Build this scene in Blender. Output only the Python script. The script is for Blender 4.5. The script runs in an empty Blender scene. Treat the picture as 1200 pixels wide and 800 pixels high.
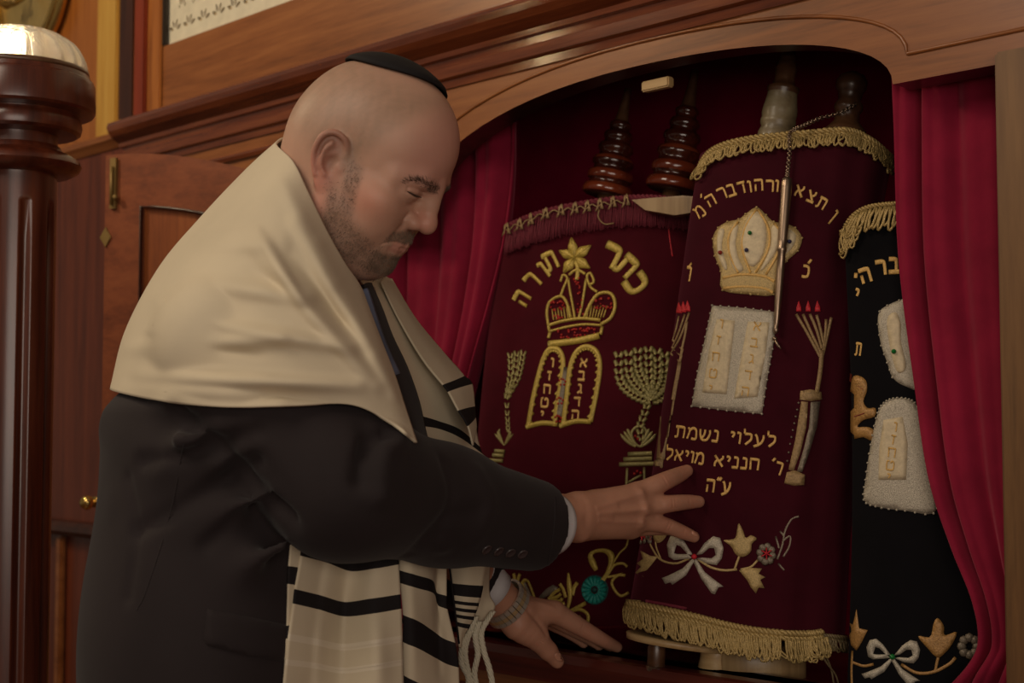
import bpy, bmesh, math, random
import numpy as np
from mathutils import Vector, Matrix
from mathutils.bvhtree import BVHTree
from mathutils.geometry import delaunay_2d_cdt

SC = bpy.context.scene
COL = SC.collection
rnd = random.Random(7)

# ------------------------------------------------------------------ camera
F = 1700.0                               # focal length in pixels of the 1200 x 800 frame
PITCH = math.atan(95 / F)
CAM = np.array([0.0, 0.0, 1.25])
cam = bpy.data.cameras.new('camera')
cam.sensor_width = 36.0
cam.lens = 36.0 * F / 1200.0
cam.clip_start = 0.05
cam.dof.use_dof = True
cam.dof.focus_distance = 1.86
cam.dof.aperture_fstop = 5.6
camo = bpy.data.objects.new('camera', cam)
COL.objects.link(camo)
camo.location = CAM
camo.rotation_euler = (math.pi / 2 + PITCH, 0, 0)
SC.camera = camo

# ------------------------------------------------------------------ view, sky and lamps
SC.view_settings.view_transform = 'Standard'
SC.view_settings.look = 'None'
SC.view_settings.exposure = 0.0
SC.view_settings.gamma = 1.0
SC.view_settings.use_curve_mapping = False
W = bpy.data.worlds.new('world'); SC.world = W; W.use_nodes = True
W.node_tree.nodes['Background'].inputs[0].default_value = (1.0, 0.80, 0.62, 1)
W.node_tree.nodes['Background'].inputs[1].default_value = 0.11


def area(name, loc, target, size, power, col, size_y=None):
    l = bpy.data.lights.new(name, 'AREA'); l.energy = power; l.color = col; l.size = size
    if size_y: l.shape = 'RECTANGLE'; l.size_y = size_y
    o = bpy.data.objects.new(name, l); COL.objects.link(o); o.location = loc
    o.rotation_euler = (Vector(target) - Vector(loc)).to_track_quat('-Z', 'Y').to_euler()
    return o


area('chandelier_light', (-1.45, 0.55, 2.75), (-0.15, 1.8, 1.3), 0.9, 17, (1.0, 0.84, 0.66))
area('hall_light', (0.15, -1.6, 1.5), (0.1, 1.9, 1.35), 2.2, 28, (1.0, 0.86, 0.73), 1.1)
area('sconce_light', (-1.9, 2.2, 2.75), (-1.2, 2.8, 1.9), 0.3, 13, (1.0, 0.78, 0.5))


# ------------------------------------------------------------------ colour and materials
def lin(c):
    return tuple(((v / 255) / 12.92 if v / 255 <= 0.04045 else ((v / 255 + 0.055) / 1.055) ** 2.4) for v in c) + (1,)


class NT:
    def __init__(s, name):
        s.m = bpy.data.materials.new(name); s.m.use_nodes = True
        s.t = s.m.node_tree; s.b = s.t.nodes['Principled BSDF']
    def n(s, typ, **kw):
        o = s.t.nodes.new(typ)
        for k, v in kw.items():
            if k.startswith('i_'):
                key = k[2:]
                o.inputs[int(key) if key.isdigit() else key.replace('_', ' ')].default_value = v
            else: setattr(o, k, v)
        return o
    def l(s, a, b): s.t.links.new(a, b)
    def ramp(s, fac, stops):
        r = s.n('ShaderNodeValToRGB'); e = r.color_ramp.elements
        while len(e) < len(stops): e.new(0.5)
        for q, (p, c) in zip(e, stops): q.position = p; q.color = c
        s.l(fac, r.inputs[0]); return r
    def coord(s, scale=(1, 1, 1), rot=(0, 0, 0)):
        c = s.n('ShaderNodeTexCoord'); m = s.n('ShaderNodeMapping')
        m.inputs['Scale'].default_value = scale; m.inputs['Rotation'].default_value = rot
        s.l(c.outputs['Object'], m.inputs[0]); return m.outputs[0]
    def bump(s, h, strength=0.3, dist=0.002):
        b = s.n('ShaderNodeBump'); b.inputs['Strength'].default_value = strength
        b.inputs['Distance'].default_value = dist
        s.l(h, b.inputs['Height']); s.l(b.outputs[0], s.b.inputs['Normal'])
    def set(s, **kw):
        for k, v in kw.items(): s.b.inputs[k.replace('_', ' ')].default_value = v
        return s


def wood(name, dark, mid, light, vertical=False, rough=0.33, coat=0.25, scale=1.0, yaw=-0.8063):
    s = NT(name)
    sc = (26, 26, 1.6) if vertical else (1.6, 26, 26)
    co = s.n('ShaderNodeTexCoord')
    r = s.n('ShaderNodeMapping'); r.inputs['Rotation'].default_value = (0, 0, -yaw)
    s.l(co.outputs['Object'], r.inputs[0])
    m = s.n('ShaderNodeMapping'); m.inputs['Scale'].default_value = tuple(v * scale for v in sc)
    s.l(r.outputs[0], m.inputs[0])
    n1 = s.n('ShaderNodeTexNoise', i_Scale=1.0, i_Detail=6.0, i_Roughness=0.62, i_Distortion=0.6)
    s.l(m.outputs[0], n1.inputs[0])
    n2 = s.n('ShaderNodeTexNoise', i_Scale=5.0, i_Detail=4.0, i_Roughness=0.7)
    s.l(m.outputs[0], n2.inputs[0])
    mx = s.n('ShaderNodeMix'); mx.inputs[0].default_value = 0.35
    s.l(n1.outputs[0], mx.inputs[2]); s.l(n2.outputs[0], mx.inputs[3])
    rp = s.ramp(mx.outputs[0], [(0.32, lin(dark)), (0.5, lin(mid)), (0.68, lin(light))])
    s.l(rp.outputs[0], s.b.inputs['Base Color'])
    s.set(Roughness=rough, Coat_Weight=coat, Coat_Roughness=0.09 if coat > 0.75 else 0.22)
    s.bump(mx.outputs[0], 0.12, 0.0015)
    return s.m


def velvet(name, col, sheen=0.35, tint=(255, 150, 160), rough=0.9, bump=0.12):
    s = NT(name); c = lin(col)
    n = s.n('ShaderNodeTexNoise', i_Scale=14.0, i_Detail=5.0, i_Roughness=0.6); s.l(s.coord(), n.inputs[0])
    rp = s.ramp(n.outputs[0], [(0.3, tuple(v * 0.82 for v in c[:3]) + (1,)), (0.7, tuple(v * 1.15 for v in c[:3]) + (1,))])
    s.l(rp.outputs[0], s.b.inputs['Base Color'])
    s.set(Roughness=rough, Sheen_Weight=sheen, Sheen_Roughness=0.45, Specular_IOR_Level=0.12)
    s.b.inputs['Sheen Tint'].default_value = lin(tint)
    f = s.n('ShaderNodeTexNoise', i_Scale=900.0, i_Detail=2.0); s.l(s.coord(), f.inputs[0])
    s.bump(f.outputs[0], bump, 0.001)
    return s.m


def cloth(name, col, var=0.1, rough=0.85, weave=700, bump=0.15, sheen=0.0, spec=0.2):
    s = NT(name); c = lin(col)
    n = s.n('ShaderNodeTexNoise', i_Scale=9.0, i_Detail=4.0); s.l(s.coord(), n.inputs[0])
    rp = s.ramp(n.outputs[0], [(0.3, tuple(v * (1 - var) for v in c[:3]) + (1,)), (0.7, tuple(v * (1 + var) for v in c[:3]) + (1,))])
    s.l(rp.outputs[0], s.b.inputs['Base Color'])
    s.set(Roughness=rough, Sheen_Weight=sheen, Specular_IOR_Level=spec)
    f = s.n('ShaderNodeTexNoise', i_Scale=float(weave), i_Detail=3.0); s.l(s.coord(), f.inputs[0])
    s.bump(f.outputs[0], bump, 0.0008)
    return s.m


def thread_mat(name, col, metal=0.35, rough=0.42, var=0.35, scale=420, bump=0.5):
    s = NT(name); c = lin(col)
    n = s.n('ShaderNodeTexNoise', i_Scale=float(scale), i_Detail=3.0, i_Roughness=0.7); s.l(s.coord(), n.inputs[0])
    rp = s.ramp(n.outputs[0], [(0.3, tuple(v * (1 - var) for v in c[:3]) + (1,)), (0.7, tuple(min(1, v * (1 + var)) for v in c[:3]) + (1,))])
    s.l(rp.outputs[0], s.b.inputs['Base Color'])
    s.set(Roughness=rough, Metallic=metal)
    s.bump(n.outputs[0], bump, 0.0012)
    return s.m


def plain(name, col, rough=0.5, metal=0.0, spec=0.5, noise=0.08, **kw):
    s = NT(name); c = lin(col)
    n = s.n('ShaderNodeTexNoise', i_Scale=30.0, i_Detail=3.0); s.l(s.coord(), n.inputs[0])
    rp = s.ramp(n.outputs[0], [(0.3, tuple(v * (1 - noise) for v in c[:3]) + (1,)), (0.7, tuple(v * (1 + noise) for v in c[:3]) + (1,))])
    s.l(rp.outputs[0], s.b.inputs['Base Color'])
    s.set(Roughness=rough, Metallic=metal, Specular_IOR_Level=spec, **kw)
    return s.m


M = {}
M['frieze'] = wood('teak_frieze', (96, 52, 24), (138, 82, 42), (160, 102, 56))
M['arch'] = wood('teak_arch', (100, 56, 27), (140, 84, 44), (158, 100, 54))
M['cornice'] = wood('teak_cornice', (74, 30, 16), (110, 54, 28), (138, 76, 40), rough=0.16, coat=0.8)
M['panel_wall'] = wood('mahogany_wall', (66, 26, 16), (98, 44, 26), (116, 56, 34), vertical=True, rough=0.4)
M['left_wall'] = wood('teak_bright', (120, 66, 26), (158, 94, 40), (176, 110, 50), vertical=True)
M['gold_strip'] = wood('gilded_strip', (170, 122, 48), (196, 150, 66), (206, 166, 84), vertical=True, scale=0.7)
M['red_strip'] = wood('red_stained_strip', (104, 36, 18), (130, 48, 22), (150, 66, 30), vertical=True)
M['dark_or_shaded_wood'] = wood('dark_or_shaded_wood', (38, 17, 12), (56, 26, 17), (72, 36, 22), vertical=True)  # dark wood tone, used also to paint shade on soffit and return
M['door'] = wood('door_frame_wood', (98, 46, 24), (128, 66, 36), (142, 78, 44), rough=0.4)
M['door_panel'] = wood('door_panel_wood', (110, 54, 24), (146, 78, 36), (160, 92, 46), vertical=True, rough=0.4)
M['post'] = wood('post_wood', (84, 56, 30), (112, 78, 44), (128, 92, 54), vertical=True, rough=0.5, coat=0.1)
M['newel'] = wood('newel_mahogany', (48, 18, 11), (82, 36, 21), (104, 50, 28), vertical=True, rough=0.3, coat=0.4)
M['sill'] = wood('sill_mahogany', (60, 20, 16), (84, 32, 24), (100, 42, 30), rough=0.3)
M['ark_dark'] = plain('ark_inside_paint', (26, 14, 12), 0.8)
M['floor'] = wood('floor_boards', (70, 36, 20), (98, 56, 32), (116, 70, 42))
M['roller_dark'] = wood('lacquered_roller', (36, 16, 11), (66, 26, 17), (92, 42, 25), rough=0.18, coat=0.8)
M['roller_red'] = wood('lacquered_ring', (84, 32, 18), (116, 48, 27), (134, 66, 38), rough=0.18, coat=0.8)
M['roller_pale'] = wood('pale_roller', (120, 94, 62), (154, 124, 84), (176, 148, 106), vertical=True, rough=0.45)
M['roller_brown'] = wood('brown_roller', (52, 32, 20), (84, 54, 34), (104, 72, 46), rough=0.35)
M['stave_grey'] = wood('grey_stave_wood', (84, 70, 48), (116, 100, 72), (132, 120, 92), rough=0.5)  # pale roller wood in a darker, greyer tone for the staves
M['pale_wood'] = wood('bare_wood', (150, 118, 76), (182, 148, 100), (200, 170, 124), rough=0.5)
M['velvet_red'] = velvet('curtain_velvet', (134, 26, 52), 0.45, (255, 140, 160))
M['velvet_lining'] = velvet('lining_velvet', (150, 18, 56), 0.35)
M['velvet_maroon'] = velvet('mantle_velvet_maroon', (66, 8, 20), 0.18, (230, 110, 130))
M['velvet_wine'] = velvet('mantle_velvet_wine', (56, 8, 20), 0.18, (230, 110, 140))
M['velvet_black'] = velvet('mantle_velvet_black', (14, 12, 15), 0.04, (160, 160, 180))
M['gold'] = thread_mat('gold_thread', (176, 150, 98), 0.25, 0.42, 0.45, 700)
M['gold_bright'] = thread_mat('yellow_gold_thread', (206, 164, 92), 0.15, 0.5, 0.25)
M['gold_olive'] = thread_mat('antique_gold_thread', (182, 156, 70), 0.25)
M['gold_green'] = thread_mat('tarnished_gold_thread', (152, 140, 86), 0.25)
M['beige_gold'] = thread_mat('beige_gold_thread', (150, 122, 82), 0.2, 0.55)
M['silver'] = thread_mat('silver_thread', (176, 166, 148), 0.35, 0.42, 0.55, 900)
M['silver_dim'] = thread_mat('tarnished_silver_thread', (120, 108, 92), 0.35)
M['cream_silk'] = thread_mat('cream_silk', (204, 186, 152), 0.05, 0.55, 0.14, 160, 0.6)
M['fringe'] = thread_mat('gold_fringe', (168, 142, 88), 0.3, 0.45, 0.35, 500)
M['fringe_dim'] = thread_mat('darker_fringe', (126, 108, 76), 0.25, 0.5)  # gold fringe in a darker, greyer tone
M['fringe_maroon'] = thread_mat('maroon_fringe', (104, 22, 40), 0.0, 0.8, 0.25, 300, 0.3)
M['red_thread'] = thread_mat('red_thread', (188, 32, 44), 0.0, 0.6)
M['red_bead'] = plain('red_bead', (170, 44, 40), 0.25)
M['teal'] = thread_mat('teal_silk', (16, 128, 116), 0.05, 0.5)
M['teal_dark'] = thread_mat('dark_teal_silk', (10, 62, 58), 0.0, 0.6)
M['gem_green'] = plain('green_gem', (20, 110, 46), 0.15)
M['gem_blue'] = plain('blue_gem', (52, 50, 84), 0.15)
M['gem_red'] = plain('red_gem', (150, 40, 34), 0.15)
M['orange_gold'] = thread_mat('orange_gold_thread', (162, 120, 66), 0.2)
M['rust'] = thread_mat('rust_thread', (120, 44, 24), 0.0, 0.7)
M['metal_silver'] = plain('old_silver', (150, 128, 108), 0.32, 0.9)
M['brass'] = plain('old_brass', (136, 110, 62), 0.5, 0.5)
M['brass_bright'] = plain('polished_brass', (216, 180, 106), 0.2, 0.95)
M['mirror'] = plain('brass_mirror', (206, 180, 116), 0.3, 0.6)
M['suit'] = cloth('charcoal_suit', (40, 33, 34), 0.12, 0.8, 900, 0.2, 0.06)
M['suit_button'] = plain('suit_button', (66, 58, 58), 0.25)
M['shirt'] = cloth('white_shirt', (206, 204, 206), 0.04, 0.7, 900, 0.08)
M['tie'] = cloth('blue_patterned_tie', (120, 134, 164), 0.5, 0.6, 300, 0.1)
M['tallit'] = cloth('cream_wool_shawl', (206, 192, 166), 0.05, 0.85, 700, 0.16, 0.05)
M['tallit_band'] = cloth('cream_satin_stripe', (216, 204, 182), 0.04, 0.55, 700, 0.1)
M['stripe'] = cloth('black_shawl_stripe', (34, 30, 31), 0.1, 0.85, 700, 0.16)
M['tassel'] = thread_mat('white_tassel', (202, 194, 172), 0.0, 0.85, 0.12, 500, 0.4)
M['kippah'] = cloth('black_skullcap', (30, 27, 28), 0.1, 0.8, 500, 0.25)
M['hair'] = plain('greying_stubble', (112, 94, 78), 0.7, noise=0.4)
M['brow'] = plain('dark_brow_hair', (78, 58, 46), 0.6, noise=0.3)
M['shoe'] = plain('black_leather', (24, 22, 22), 0.3)
M['steel'] = plain('watch_steel', (190, 180, 166), 0.3, 0.55)
M['watch_gold'] = plain('watch_gold', (200, 172, 128), 0.3, 0.55)
M['screen'] = plain('cream_fretwork', (214, 206, 184), 0.6)
M['screen_back'] = plain('fretwork_backing', (172, 146, 104), 0.8)
M['black_frame'] = plain('dark_bead', (44, 34, 26), 0.4)
M['ceiling'] = plain('ceiling_paint', (120, 104, 84), 0.9)


# ------------------------------------------------------------------ pixel / world helpers
FW = np.array([0, math.cos(PITCH), math.sin(PITCH)])
UP = np.array([0, -math.sin(PITCH), math.cos(PITCH)])
RT = np.array([1.0, 0, 0])


def ray(px, py):
    return FW + (px - 600) / F * RT + (400 - py) / F * UP


def P(px, py, Y):                        # the point at depth Y seen at a photograph pixel
    v = ray(px, py)
    return CAM + v * (Y / v[1])


def px_of(p):
    q = np.asarray(p) - CAM
    d = q @ FW
    return 600 + F * (q @ RT) / d, 400 - F * (q @ UP) / d


WO = np.array([0.318, 1.93, 0.0])        # origin of the ark wall: s runs along it, o out of it into the room
WD = np.array([0.6919, -0.7220, 0.0])
WN = np.array([-0.7220, -0.6919, 0.0])
YAW = math.atan2(WD[1], WD[0])


def wp(s, z, o=0.0):
    return WO + WD * s + WN * o + np.array([0, 0, z])


def wallpx(px, py, o=0.0):               # point of the wall plane (offset o) at a pixel
    v = ray(px, py)
    return CAM + v * (((WO + o * WN - CAM) @ WN) / (v @ WN))


# ------------------------------------------------------------------ objects
def empty(name, loc, label=None, cat=None, group=None):
    o = bpy.data.objects.new(name, None); COL.objects.link(o); o.location = tuple(loc)
    o.empty_display_size = 0.05
    if label: tag(o, label, cat, group)
    return o


def tag(o, label, cat, group=None):
    o['label'] = label
    if cat: o['category'] = cat
    if group: o['group'] = group
    return o


def obj(name, verts, faces, mat, parent=None, smooth=True, mats=None, midx=None, auto=None, base=None):
    off = np.zeros(3)
    q = parent
    while q is not None:
        off = off + np.array(q.location); q = q.parent
    loc = np.zeros(3)
    if parent is None and base is not None: loc = np.array(base, float); off = loc
    me = bpy.data.meshes.new(name)
    V = np.asarray(verts, float).reshape(-1, 3) - off
    me.from_pydata([tuple(v) for v in V], [], [tuple(int(i) for i in f) for f in faces])
    me.validate()
    for m in (mats or [mat]): me.materials.append(M[m] if isinstance(m, str) else m)
    if midx is not None and len(midx) == len(me.polygons): me.polygons.foreach_set('material_index', np.asarray(midx, np.int32))
    me.polygons.foreach_set('use_smooth', np.full(len(me.polygons), smooth))
    o = bpy.data.objects.new(name, me); COL.objects.link(o)
    o.location = tuple(loc)
    if parent is not None: o.parent = parent
    if auto is not None:
        md = o.modifiers.new('split', 'EDGE_SPLIT'); md.split_angle = math.radians(auto)
    me.update()
    return o


def structure(name, verts, faces, mat, smooth=False, **kw):
    o = obj(name, verts, faces, mat, None, smooth, **kw); o['kind'] = 'structure'
    return o


class MB:
    """Collects shapes, then links them as ONE mesh object."""
    def __init__(s): s.v = []; s.f = []; s.m = []; s.n = 0
    def add(s, v, f, mi=0):
        v = np.asarray(v, float).reshape(-1, 3)
        s.v.append(v); s.f += [tuple(int(i) + s.n for i in q) for q in f]; s.m += [mi] * len(f); s.n += len(v)
        return s
    def build(s, name, mat, parent=None, smooth=True, mats=None, **kw):
        V = np.vstack(s.v) if s.v else np.zeros((0, 3))
        return obj(name, V, s.f, mat, parent, smooth, mats, s.m, **kw)


BOXF = [(0, 1, 3, 2), (4, 6, 7, 5), (0, 4, 5, 1), (2, 3, 7, 6), (0, 2, 6, 4), (1, 5, 7, 3)]


def bbox(s0, s1, z0, z1, o0, o1):        # a box in wall coordinates
    v = [wp(s, z, o) for s in (s0, s1) for z in (z0, z1) for o in (o0, o1)]
    return v, BOXF


def bevel_box(s0, s1, z0, z1, o0, o1, b=0.004):
    bm = bmesh.new()
    vs = [bm.verts.new((s, o, z)) for s in (s0, s1) for z in (z0, z1) for o in (o0, o1)]
    for q in BOXF: bm.faces.new([vs[i] for i in q])
    bmesh.ops.recalc_face_normals(bm, faces=bm.faces)
    bmesh.ops.bevel(bm, geom=list(bm.edges), offset=b, segments=2, affect='EDGES')
    bm.verts.index_update()
    v = [wp(p.co.x, p.co.z, p.co.y) for p in bm.verts]; f = [[q.index for q in fa.verts] for fa in bm.faces]
    bm.free()
    return v, f


def profile_run(prof, s0, s1, n=2):      # (o, z) profile extruded along s, closed with caps
    v = []; f = []; k = len(prof)
    for s in np.linspace(s0, s1, n): v += [wp(s, z, o) for o, z in prof]
    for i in range(n - 1):
        for j in range(k): f.append((i * k + j, i * k + (j + 1) % k, (i + 1) * k + (j + 1) % k, (i + 1) * k + j))
    f.append(tuple(range(k))[::-1]); f.append(tuple(range((n - 1) * k, n * k)))
    return v, f


def in_loops(loops, x, y):               # even-odd test against all loops
    c = False
    for lp in loops:
        j = len(lp) - 1
        for i in range(len(lp)):
            (xi, yi), (xj, yj) = lp[i][:2], lp[j][:2]
            if (yi > y) != (yj > y) and x < (xj - xi) * (y - yi) / (yj - yi) + xi: c = not c
            j = i
    return c


def cdt_inside(pts, edges, loops):
    r = delaunay_2d_cdt(pts, edges, [], 0, 1e-7)
    p2, fa = r[0], r[2]
    keep = []
    for q in fa:
        q = list(q); cx = sum(p2[i].x for i in q) / len(q); cy = sum(p2[i].y for i in q) / len(q)
        if in_loops(loops, cx, cy): keep.append(q)
    return p2, keep


def prism(poly, o0, o1, holes=()):       # (s, z) polygon with holes, between two offsets from the wall
    pts = []; edges = []
    loops = [list(poly)] + [list(h) for h in holes]
    for lp in loops:
        b = len(pts); pts += [Vector(p) for p in lp]
        edges += [(b + i, b + (i + 1) % len(lp)) for i in range(len(lp))]
    p2, fa = cdt_inside(pts, edges, loops)
    n = len(p2)
    v = [wp(p.x, p.y, o1) for p in p2] + [wp(p.x, p.y, o0) for p in p2]
    f = [tuple(q) for q in fa] + [tuple(i + n for i in q[::-1]) for q in fa]
    cnt = {}
    for q in fa:
        for a, b in zip(q, list(q[1:]) + [q[0]]):
            cnt[(a, b)] = cnt.get((a, b), 0) + 1
    for (a, b) in cnt:
        if (b, a) not in cnt: f.append((b, a, a + n, b + n))
    return v, f


def frame(t, hint=(0, 0, 1)):
    t = np.asarray(t, float); t = t / (np.linalg.norm(t) + 1e-12)
    h = np.asarray(hint, float)
    if abs(t @ h) > 0.95: h = np.array([1.0, 0, 0])
    a = np.cross(h, t); a /= np.linalg.norm(a)
    return t, a, np.cross(t, a)


def tube(pts, rad, n=8, closed=False, squash=1.0, hint=(0, 0, 1)):
    pts = [np.asarray(p, float) for p in pts]; m = len(pts)
    rad = [rad] * m if np.isscalar(rad) else list(rad)
    v = []; f = []
    prev = None
    for i in range(m):
        if closed: t = pts[(i + 1) % m] - pts[i - 1]
        else: t = pts[min(i + 1, m - 1)] - pts[max(i - 1, 0)]
        t = t / (np.linalg.norm(t) + 1e-12)
        if prev is None: _, a, b = frame(t, hint)
        else:
            a = prev - t * (prev @ t); a /= (np.linalg.norm(a) + 1e-12); b = np.cross(t, a)
        prev = a
        for k in range(n):
            th = 2 * math.pi * k / n
            v.append(pts[i] + rad[i] * (a * math.cos(th) + b * math.sin(th) * squash))
    for i in range(m if closed else m - 1):
        j = (i + 1) % m
        for k in range(n): f.append((i * n + k, i * n + (k + 1) % n, j * n + (k + 1) % n, j * n + k))
    if not closed: f.append(tuple(range(n))[::-1]); f.append(tuple(range((m - 1) * n, m * n)))
    return v, f


def lathe(prof, base, axis=(0, 0, 1), n=32, flute=None):   # (radius, height) profile round an axis
    t, a, b = frame(axis, (0, 1, 0)); base = np.asarray(base, float)
    v = []; f = []
    for r, h in prof:
        for k in range(n):
            th = 2 * math.pi * k / n
            rr = r if flute is None else flute(r, h, th)
            v.append(base + t * h + rr * (a * math.cos(th) + b * math.sin(th)))
    m = len(prof)
    for i in range(m - 1):
        for k in range(n): f.append((i * n + k, i * n + (k + 1) % n, (i + 1) * n + (k + 1) % n, (i + 1) * n + k))
    f.append(tuple(range(n))[::-1]); f.append(tuple(range((m - 1) * n, m * n)))
    return v, f


def ball(c, r, n=8, sc=(1, 1, 1)):
    v = []; f = []; m = max(4, n // 2 + 1)
    for i in range(m):
        ph = math.pi * (i + 0.02) / (m - 1 + 0.04)
        for k in range(n):
            th = 2 * math.pi * k / n
            v.append(np.asarray(c) + r * np.array([math.sin(ph) * math.cos(th) * sc[0], math.sin(ph) * math.sin(th) * sc[1], math.cos(ph) * sc[2]]))
    for i in range(m - 1):
        for k in range(n): f.append((i * n + k, (i + 1) * n + k, (i + 1) * n + (k + 1) % n, i * n + (k + 1) % n))
    f.append(tuple(range(n))); f.append(tuple(range((m - 1) * n, m * n))[::-1])
    return v, f


def cr(pts, n, closed=False):            # Catmull-Rom through points, n samples in all
    p = np.asarray(pts, float)
    if len(p) < 3:
        t = np.linspace(0, 1, n)[:, None]; return p[0] * (1 - t) + p[-1] * t
    if closed: q = np.vstack([p[-1:], p, p[:2]]); segs = len(p)
    else: q = np.vstack([2 * p[0] - p[1], p, 2 * p[-1] - p[-2]]); segs = len(p) - 1
    u = np.linspace(0, segs, n, endpoint=not closed); i = np.minimum(u.astype(int), segs - 1); t = (u - i)[:, None]
    a, b, c, d = q[i], q[i + 1], q[i + 2], q[i + 3]
    return 0.5 * ((2 * b) + (-a + c) * t + (2 * a - 5 * b + 4 * c - d) * t ** 2 + (-a + 3 * b - 3 * c + d) * t ** 3)


def gridfaces(nr, nc, closed=False):
    f = []
    for i in range(nr - 1):
        for j in range(nc if closed else nc - 1):
            k = (j + 1) % nc
            f.append((i * nc + j, i * nc + k, (i + 1) * nc + k, (i + 1) * nc + j))
    return f


def seg_dist(px, py, a, b):
    a = np.asarray(a, float); b = np.asarray(b, float); d = b - a
    t = np.clip(((px - a[0]) * d[0] + (py - a[1]) * d[1]) / (d @ d), 0, 1)
    return np.hypot(px - a[0] - t * d[0], py - a[1] - t * d[1]), t


def solidify(o, th, offset=-1):
    md = o.modifiers.new('thickness', 'SOLIDIFY'); md.thickness = th; md.offset = offset
    return o


def bvh_of(*objs):
    vs = []; fs = []; n = 0
    for o in objs:
        loc = np.zeros(3); q = o
        while q is not None: loc = loc + np.array(q.location); q = q.parent
        V = np.array([v.co for v in o.data.vertices]) + loc
        vs += [Vector(v) for v in V]; fs += [[i + n for i in p.vertices] for p in o.data.polygons]; n += len(V)
    return BVHTree.FromPolygons(vs, fs)

# ================================================================== the setting
S0, S1 = -0.86, 0.365                   # the ark opening along the wall
ZS, ZT, ZP = 0.914, 1.667, 1.765         # sill, springing and crown of the opening
AC = -0.205                              # middle of the arch
arch = []
for i in range(33):
    th = math.pi * i / 32
    c = math.cos(th)
    z0, hw = (ZT, 0.425) if c > 0 else (1.583, 0.495)
    arch.append((AC + hw * math.copysign(abs(c) ** 0.92, c), z0 + (ZP - z0) * math.sin(th) ** 0.92))
opening = [(S0, ZS), (S1, ZS), (S1, ZT)] + arch + [(S0, 1.583)]
WL, WR = -1.66, 1.3
# flat face of the wall round the ark, with the arched opening cut through
v, f = prism([(WL, 0), (WR, 0), (WR, 1.80), (WL, 1.80)], -0.045, 0.0, [opening])
nside = sum(1 for q in f if len(q) == 4)
structure('wall_ark', v, f, None, mats=['arch', 'dark_or_shaded_wood'], midx=[0] * (len(f) - nside) + [1] * nside)  # soffit and cut edges coloured dark: their shade is put into the colour
# raised curved fillet that follows the arch, and the straight ones beside it
fil = [(AC + (a - AC) * 1.05, z + 0.034) for a, z in arch]
fm = MB()
ln = [wp(s, z, 0.0005) for s, z in [(0.5, 1.703)] + fil[:-7] + [(-0.80, 1.701), (-1.0, 1.701)]]
fm.add(*tube(ln, 0.0028, 6))
fm.build('trim_1', 'arch')['kind'] = 'structure'
# frieze above the cornice, with the hole for the fretwork panel
for nm_, b_ in (('wall_frieze_lower', (WL, WR, 1.86, 2.045)), ('wall_frieze_upper', (WL, WR, 2.62, 3.2)), ('wall_frieze_left', (WL, -1.532, 2.045, 2.62)), ('wall_frieze_right', (0.2, WR, 2.045, 2.62))):
    v, f = bbox(*b_, -0.02, 0.0); structure(nm_, v, f, 'frieze')
# cornice
prof = [(-0.015, 1.80), (0.004, 1.80), (0.006, 1.812), (0.014, 1.815), (0.014, 1.832), (0.006, 1.836), (0.008, 1.846),
        (0.016, 1.848), (0.018, 1.856), (0.024, 1.860), (0.036, 1.868), (0.044, 1.878), (0.047, 1.888), (0.043, 1.897), (0.034, 1.902), (-0.015, 1.904)]
v, f = profile_run(prof, WL - 0.02, WR)
structure('trim_2', v, f, 'cornice')
prof = [(-0.005, 1.762), (0.008, 1.764), (0.011, 1.770), (0.008, 1.776), (-0.005, 1.778)]
v, f = profile_run(prof, WL, -0.88)
structure('trim_3', v, f, 'cornice')
def spx(px, off=0.0): return float((wallpx(px, 60, off) - WO) @ WD)
# recessed wall to the left of the ark wall
RO = -0.085
v, f = bbox(-7.5, WL, 1.86, 3.2, RO - 0.03, RO)
structure('wall_left_upper', v, f, 'left_wall')
v, f = bbox(-7.5, WL + 0.005, 0.0, 1.87, -0.05, -0.024)
structure('wall_left_lower', v, f, 'panel_wall')
v, f = bbox(spx(139) - 0.001, WL + 0.02, 1.86, 3.2, RO - 0.03, -0.021)
structure('wall_return', v, f, 'dark_or_shaded_wood')  # dark colour stands in for the shade on this return
prof = [(RO, 1.862), (-0.02, 1.862), (-0.012, 1.872), (-0.004, 1.880), (-0.004, 1.892), (-0.014, 1.898), (RO, 1.900)]
v, f = profile_run(prof, -7.5, WL - 0.02)
structure('trim_4', v, f, 'frieze')
for nm_, x0, x1, o0, o1, mt in (('trim_5', 113, 136, RO, RO + 0.02, 'gold_strip'), ('trim_13', 139, 156, -0.02, 0.004, 'dark_or_shaded_wood'), ('trim_6', 156.5, 169, 0.0, 0.014, 'red_strip'), ('trim_7', 169.5, 188, 0.0, 0.006, 'left_wall')):  # the dark strip paints the shaded side of the return
    m = MB(); m.add(*bevel_box(spx(x0, o1), spx(x1, o1), 1.904 if mt != 'gold_strip' else 1.90, 3.2, o0, o1)); m.build(nm_, mt, smooth=False)['kind'] = 'structure'
# lower wall of the ark side: wainscot rail and stiles
prof = [(-0.022, 0.992), (0.004, 0.994), (0.012, 1.004), (0.010, 1.016), (0.0, 1.024), (-0.022, 1.026)]
v, f = profile_run(prof, -7.5, -0.88)
structure('trim_8', v, f, 'dark_or_shaded_wood')
m = MB(); m.add(*bevel_box(-1.99, -1.965, 0.12, 0.99, -0.022, -0.006)); m.build('trim_9', 'frieze', smooth=False)['kind'] = 'structure'
# right-hand post
m = MB(); m.add(*bevel_box(S1 + 0.0005, 0.56, 0.0, 1.676, -0.03, 0.022, 0.003)); m.build('trim_10', 'post', smooth=False)['kind'] = 'structure'
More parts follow.
